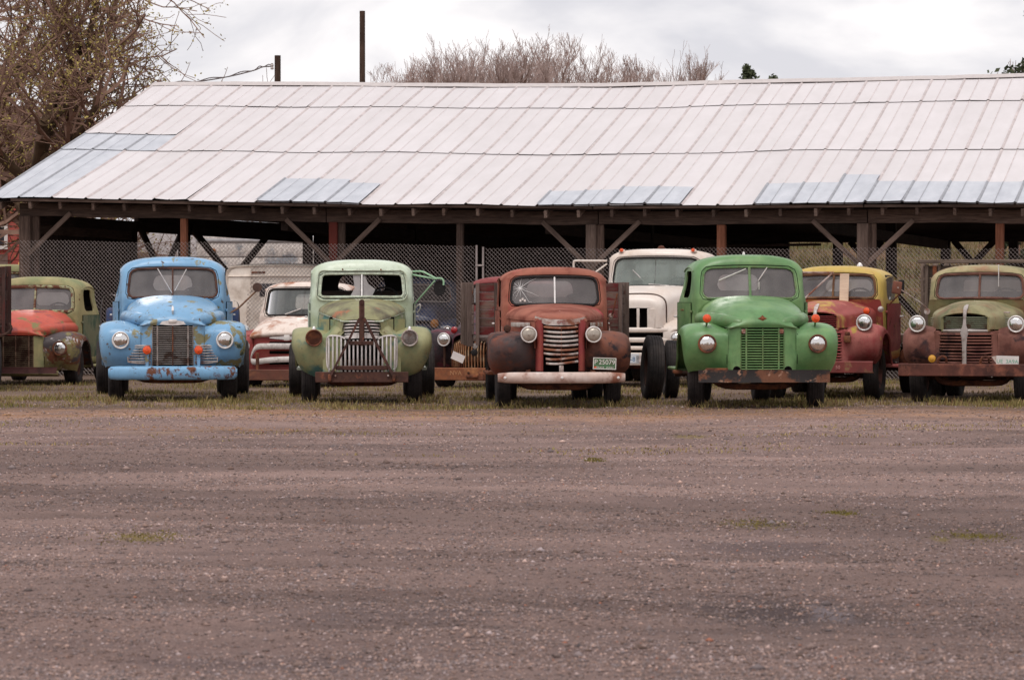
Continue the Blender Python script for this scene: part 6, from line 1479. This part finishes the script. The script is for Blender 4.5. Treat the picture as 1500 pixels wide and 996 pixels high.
# two loose tyres standing in front of it
for (px, s_, Rr, w_, rz, tilt, lab) in ((956, 101.8, .47, .245, 6, 2.5, 'large loose truck tyre standing upright, left of the pair by the green fender'), (983, 100.6, .43, .2, 3, 2.0, 'smaller loose truck tyre standing upright between its bigger mate and the green fender')):
    tyre, rg = wheel_geo(Rr, w_, True)
    e_ = empty('loose_tyre', ((px-750)/s_, FPX/s_, Rr*.955), R(rz), lab, 'tyre', 'loose tyres by the green truck'); e_.rotation_euler = (0, R(tilt), R(rz))
    t_ = link(bpy.data.objects.new('tyre', tyre), e_); rm = mk('rim', rg, STEELD, e_); rm.rotation_euler = (0, 0, math.pi)

# ---------------------------------------------------------------- red pickup with white hood
FRED = paint('dull_red_paint', (152, 62, 58), [((120, 56, 50), .35, 2.4, .2), ((170, 92, 78), .25, 3, .15)], .5, .4, .2, .08, 29)
FWH = paint('rust_streaked_white', (222, 206, 194), [((158, 96, 62), .36, 2.6, .14), ((112, 62, 48), .2, 4, .08)], .45, .4, .1, .08, 30)
T = truck('red_pickup', 'red pickup with a rust stained white hood between blue and mint trucks', 'truck', 420, 90, -12)
chassis(T, 4.4, .42, .85, 3.7, .72, .36, .2, STEELD, .74, False)
o, yf, xs = cab(T, 1.25, (.66, 1.16, 1.59), .76, .80, .73, .45, 1.70, .45, .2, 1.3, FWH, RUBBER, (.40, 1.24, 1.50, .07), (1.75, 2.25, 1.15, 1.56), rt=.16, nexp=2.6, rwin=.07, sag=.01, glass=GLASSC, divider=None, framer=.014, belt=1.05, doormat=FRED, cabin=plain('pale_lining', (150, 138, 132), .8))
st = [(1.32, [(0, 1.13), (.4, 1.125), (.62, 1.08), (.70, 1.0)]), (.9, [(0, 1.105), (.38, 1.095), (.60, 1.03), (.68, .94)]), (.5, [(0, 1.06), (.37, 1.045), (.58, .975), (.655, .885)]), (.2, [(0, .985), (.36, .965), (.565, .90), (.63, .845)]), (.07, [(0, .90), (.35, .885), (.55, .85), (.615, .825)]), (.06, [(0, .845), (.35, .835), (.55, .815), (.62, .80)]), (.12, [(0, .83), (.34, .82), (.53, .80), (.60, .79)])]
C = [[(-x, y, zz) for x, zz in reversed(p[1:])]+[(x, y, zz) for x, zz in p] for y, p in st]
P_(T, 'hood', thick(surf(C, 5, 4), .012, -1), FWH, ang=60)
P_(T, 'front_clip', surf([[(x, .10+.05*(abs(x)/.8)**2+.2*(abs(x) > .75), zz) for x in (-.86, -.8, -.6, -.3, 0, .3, .6, .8, .86)] for zz in (.25, .4, .6, .78, .84)], 3, 3), FRED)
for s_ in (-1, 1):
    crown = [(.22, .28), (.12, .45), (.1, .65), (.2, .8), (.5, .88), (.9, .90), (1.2, .91), (1.5, .9), (1.7, .9)]
    edge = [(.45, .26), (.42, .4), (.45, .52), (.53, .62), (.68, .69), (.9, .71), (1.1, .66), (1.25, .5), (1.3, .3)]
    inner = [(.14, .28), (.12, .45), (.12, .65), (.14, .8), (.5, .86), (.9, .9), (1.2, .9), (1.5, .9), (1.7, .9)]
    fender(T, s_, .58, .90, crown, edge, FRED, inner, seed=6, dent=.003)
    headlight(T, s_*.735, .09, .66, .095, 'flush', FRED, CHROME)
gm_ = paint('white_grille', (216, 208, 202), [((150, 140, 134), .25, 4, .1)], .45)
P_(T, 'grille_cavity', surf([[(x, .075+.05*(abs(x)/.6)**2, zz) for x in (-.6, -.3, 0, .3, .6)] for zz in (.35, .5, .75)], 2, 2), FRED)
for zz in (.715, .565, .39): P_(T, 'grille_slot', hbar(-.30, .42, zz, lambda x: .065+.05*(abs(x)/.6)**2, .05, .02, 9), DARKHOLE)
lp = cr1([(.58, .03, .66), (.3, .02, .665), (0, .015, .665), (-.3, .02, .665), (-.48, .03, .655), (-.56, .04, .58), (-.60, .05, .46), (-.54, .045, .41), (-.3, .03, .44), (0, .02, .455), (.3, .03, .455), (.58, .04, .44)], 4)
P_(T, 'grille_loop', rbar(lp, .05, .03, 'z'), gm_)
P_(T, 'grille_end', surf([[(-.585+dx, .04, .44+dz) for dx, dz in ((0, 0), (.05, .0), (.12, .02))] for dz in (0, .08, .17)], 2, 2), gm_)
P_(T, 'upright', box((-.46, -.1, .42), (.05, .05, .28), .006), STEELR)
P_(T, 'bumper', box((0, -.12, .205), (1.72, .09, .175), .01), paint('rust_beam', (112, 66, 52), [((74, 48, 42), .4, 3, .2), ((140, 90, 66), .3, 5, .15)], .7))
em = P_(T, 'hood_emblem', surf([[(x, .02+.02*(abs(x)/.28), .80+dz*(1-.7*abs(x)/.29)) for dz in (-.035, 0, .03)] for x in np.linspace(-.29, .29, 9)], 2, 2), CHROME); P_(T, 'crest', box((.0, .0, .80), (.1, .03, .09), .015), PWH, em)
P_(T, 'cowl_vent', box((.0, 1.17, 1.135), (.5, .05, .012), .003), STEELR)
wiper(T, -.30, 1.17, -.1, 1.24, 1.28)

# ---------------------------------------------------------------- old truck with upright bar grille
EPUR = paint('purple_black_paint', (62, 44, 50), [((110, 54, 66), .4, 4, .1), ((40, 34, 38), .4, 3, .2)], .55, .35, .3, .12, 31)
ERUST = paint('ochre_rust_bars', (156, 108, 72), [((196, 168, 136), .4, 4, .12), ((112, 64, 44), .4, 5, .12)], .6)
ERED = paint('dull_maroon_cab', (138, 62, 62), [((110, 54, 52), .35, 2.4, .2)], .5, .35, .2, .08, 32)
T = truck('bar_grille_truck', 'rusty old truck with upright grille bars half hidden behind the plank bed', 'truck', 684, 91, -21)
chassis(T, 4.6, .48, .85, 3.9, .70, .38, .2, STEELD, .72, True)
o, yf, xs = cab(T, 1.5, (.55, 1.36, 1.66), .64, .72, .66, .5, 1.79, .25, .08, 1.2, ERED, RUBBER, (.3, 1.42, 1.62, .1), (1.8, 2.3, 1.3, 1.62), rt=.24, nexp=2.5, rwin=.08, glass=GLASS, divider=(.012, ERED), framer=.014, belt=1.15)
st = [(1.5, [(0, 1.30), (.3, 1.27), (.48, 1.16), (.55, .9), (.55, .7)]), (.8, [(0, 1.18), (.26, 1.15), (.4, 1.03), (.45, .85), (.45, .65)]), (.3, [(0, 1.0), (.2, .975), (.3, .9), (.33, .8), (.33, .6)]), (.12, [(0, .86), (.16, .85), (.25, .81), (.28, .75), (.29, .6)])]
C = [[(-x, y, zz) for x, zz in reversed(p[1:])]+[(x, y, zz) for x, zz in p] for y, p in st]
P_(T, 'hood', thick(surf(C, 5, 4), .012, -1), EPUR, ang=60)
P_(T, 'radiator', box((0, .4, .6), (.6, .05, .55), .01), DARKHOLE)
for s_ in (-1, 1):
    for k in range(8):
        x = s_*(.025+.042*k); y_ = .0+.2*(abs(x)/.34)
        P_(T, 'grille_bar', rbar([(x, y_+.10, .83-.012*k), (x, y_+.02, .76-.01*k), (x, y_-.01, .6), (x, y_, .34)], .012, .02, 'x'), ERUST)
    crown = [(.42, .34), (.28, .46), (.22, .62), (.26, .78), (.44, .9), (.75, .93), (1.05, .84), (1.35, .62), (1.6, .45)]
    edge = [(.54, .4), (.48, .5), (.46, .62), (.49, .72), (.58, .8), (.78, .84), (1.02, .76), (1.2, .6), (1.38, .44)]
    inner = [(.4, .38), (.32, .48), (.3, .62), (.32, .74), (.46, .84), (.75, .86), (1.05, .8), (1.35, .62), (1.6, .45)]
    fender(T, s_, .34, .88, crown, edge, EPUR, inner, seed=9)
    headlight(T, s_*.42, .06, .78, .10, 'pod', EPUR, CHROME, dep=.25)
    P_(T, 'fender_brace', box((s_*.46, .2, .55), (.04, .03, .42), .006), STEELD)
P_(T, 'tail_lamp', lathe([(.05, .04), (.055, 0), (.03, -.02), (0, -.025)], 18, 'y', (-.30, .2, .93)), REDL)
P_(T, 'side_lamp', lathe([(.05, .1), (.08, .02), (.08, 0), (.05, -.02), (0, -.03)], 22, 'y', (-.2, .35, .93)), CHROMEP)
bp = P_(T, 'bumper', box((0, -.14, .235), (1.5, .09, .2), .01), paint('orange_rust_beam', (148, 88, 54), [((110, 64, 46), .4, 3, .2), ((172, 116, 76), .3, 5, .15)], .75))
V, F = text_geo('NVA', .1, .002); P_(T, 'lettering', (V+np.array([-.12, -.188, .25]), F), plain('worn_letter', (176, 128, 92), .8), bp, smooth=False)
P_(T, 'bolt', lathe([(.02, 0), (.018, -.015), (0, -.018)], 12, 'y', (.1, -.188, .255)), STEELD, bp)
P_(T, 'tow_plate', box((.16, -.2, .2), (.2, .03, .045), .008), STEELR); P_(T, 'spring_shackle', box((.32, -.18, .2), (.1, .06, .13), .012), STEELR)
plate(T, -.13, -.06, .50, .22, .125, 22, plain('plate_dirty_white', (216, 208, 204), .6, var=.1), '', STEELD, [])
P_(T, 'crank_knob', lathe([(.045, .03), (.045, 0), (0, -.005)], 18, 'y', (.16, -.06, .68)), plain('grey_cap', (130, 122, 118), .6)); P_(T, 'hitch_ball', lathe([(0, -.06), (.04, -.05), (.058, -.01), (.05, .03), (.02, .05)], 18, 'z', (.14, -.04, .58)), RUBBER)

# ---------------------------------------------------------------- vehicles behind the fence
CREAM = paint('cream_van_paint', (242, 230, 218), [((178, 158, 140), .3, 1.6, .25), ((122, 72, 52), .1, 4, .04)], .5, .35, .08, .06, 33, .1, .15)
T = truck('cream_van', 'cream box van parked inside the shed behind the wire mesh', 'van', 407, 80.4, -4)
sec = lambda w_, zt: [(-w_, .5), (-w_, 1.2), (-w_, zt-.16), (-w_+.05, zt-.05), (-w_+.16, zt), (0, zt+.02), (w_-.16, zt), (w_-.05, zt-.05), (w_, zt-.16), (w_, 1.2), (w_, .5)]
P_(T, 'body', surf([[(x*.6, .0, .5+(zz-.5)*.97) for x, zz in sec(.92, 2.0)]]+[[(x, y, zz) for x, zz in sec(w_, zt)] for y, w_, zt in ((.02, .9, 1.95), (.1, .94, 2.0), (1.5, .95, 2.03), (3.8, .95, 2.03), (3.9, .9, 1.98))], 3, 3), CREAM)
_s = sec(.9, 1.97); P_(T, 'front_panel', ([(x*.985, -.002, zz) for x, zz in _s]+[(0, -.02, 1.2)], [[k, (k+1) % len(_s), len(_s)] for k in range(len(_s))]), CREAM, smooth=False)
P_(T, 'roof_rail', rbar([(-.9, .0, 1.81), (0, -.03, 1.82), (.9, .0, 1.81)], .012, .02, 'z'), CREAM)
for s_ in (-1, 1):
    for k in (0, 1): P_(T, 'wheel', lathe([(.2, -.1), (.36, -.1), (.4, -.05), (.4, .05), (.36, .1), (.2, .1)], 28, 'x', (s_*.82, .7+2.4*k, .4)), TYRE)
    P_(T, 'headlight', lathe([(.1, .02), (.09, -.02), (0, -.03)], 24, 'y', (s_*.6, .0, .85)), LENS)
    ma = P_(T, 'mirror_arm', tube(cr1([(s_*.9, .1, 1.62), (s_*1.0, -.1, 1.62), (s_*1.03, -.1, 1.55)], 3), .012, 6), STEELR); P_(T, 'mirror', box((s_*1.03, -.1, 1.42), (.15, .04, .28), .015), CHROMEP, ma)
P_(T, 'windscreen_pane', box((.12, -.01, 1.56), (.9, .02, .24), .03), DGL)
P_(T, 'rust_patch_trim', box((-.35, -.012, 1.88), (.25, .02, .035), .008), STEELR)
P_(T, 'bumper', box((0, -.1, .45), (1.8, .1, .14), .02), STEELR)
NAVY = paint('navy_car_paint', (52, 66, 98), [((120, 126, 140), .3, 2.0, .2), ((70, 60, 62), .3, 3, .2)], .3, .6, .2, .05, 34)
T = truck('navy_pickup', 'dark blue pickup nose behind the wire mesh between mint and rust trucks', 'truck', 596, 81.2, -6)
chassis(T, 4.2, .5, .85, 3.5, .7, .37, .2, STEELD, .72, False)
o, yf, xs = cab(T, 1.45, (.64, 1.36, 1.66), .76, .82, .72, .5, 1.80, .4, .12, 1.25, NAVY, CHROMEP, (.4, 1.42, 1.64, .06), (1.9, 2.4, 1.34, 1.62), rt=.18, nexp=2.5, rwin=.07, glass=GLASS, divider=None, framer=.012, belt=1.25)
st = [(1.5, [(0, 1.34), (.4, 1.325), (.62, 1.26), (.70, 1.12)]), (.9, [(0, 1.31), (.38, 1.29), (.58, 1.21), (.66, 1.06)]), (.4, [(0, 1.24), (.36, 1.22), (.54, 1.13), (.62, 1.0)]), (.12, [(0, 1.13), (.33, 1.11), (.5, 1.04), (.58, .95)]), (.06, [(0, 1.02), (.32, 1.01), (.48, .97), (.56, .92)])]
C = [[(-x, y, zz) for x, zz in reversed(p[1:])]+[(x, y, zz) for x, zz in p] for y, p in st]
P_(T, 'hood', thick(surf(C, 5, 4), .012, -1), NAVY, ang=60)
for k in range(7): P_(T, 'hood_slot', box((.0+k*.065, .045, 1.0), (.055, .03, .05), .008), DARKHOLE)
P_(T, 'front_clip', surf([[(x, .08+.15*(abs(x)/.8)**3, zz) for x in (-.86, -.6, -.3, 0, .3, .6, .86)] for zz in (.45, .6, .78, .9, .96)], 2, 2), NAVY)
P_(T, 'grille_slot', hbar(-.5, .5, .8, lambda x: .06+.1*(abs(x)/.8)**3, .09, .03), DARKHOLE); P_(T, 'grille_bar', hbar(-.55, .55, .72, lambda x: .05+.1*(abs(x)/.8)**3, .05, .05), CHROMEP)
lamp(T, .49, .05, .97, .08, plain('brass_lens', (168, 112, 54), .35, .2))
for s_ in (-1, 1):
    crown = [(.3, .5), (.16, .62), (.12, .8), (.2, .95), (.5, 1.03), (.85, 1.03), (1.15, .95), (1.4, .8), (1.7, .7)]
    edge = [(.5, .5), (.46, .6), (.46, .7), (.52, .8), (.65, .87), (.86, .89), (1.1, .82), (1.26, .68), (1.36, .5)]
    fender(T, s_, .55, .92, crown, edge, NAVY, None, seed=2, dent=.003); headlight(T, s_*.72, .1, .82, .095, 'flush', NAVY, CHROME)
P_(T, 'bumper', box((0, -.08, .5), (1.8, .1, .16), .03), CHROMEP)

# ---------------------------------------------------------------- plank rack of a truck cut by the left edge
T = truck('stake_bed_truck', 'dark plank rack of a stake bed cut off by the left edge', 'truck', -78, 94, 4)
WDK = wood('dark_red_plank', (58, 42, 38), (96, 72, 66), paintc=(92, 50, 46), pam=.35)
chassis(T, 4.0, .6, .7, 3.2, .75, .42, .22, STEELD, .72, True)
stake_bed(T, .1, 3.9, .93, .98, 1.92, WDK, WDK)
P_(T, 'iron_bracket', tube(cr1([(.95, .0, 1.05), (.99, -.03, .98), (.92, -.03, .9), (.8, -.03, .86)], 3), .022, 6), STEELD)
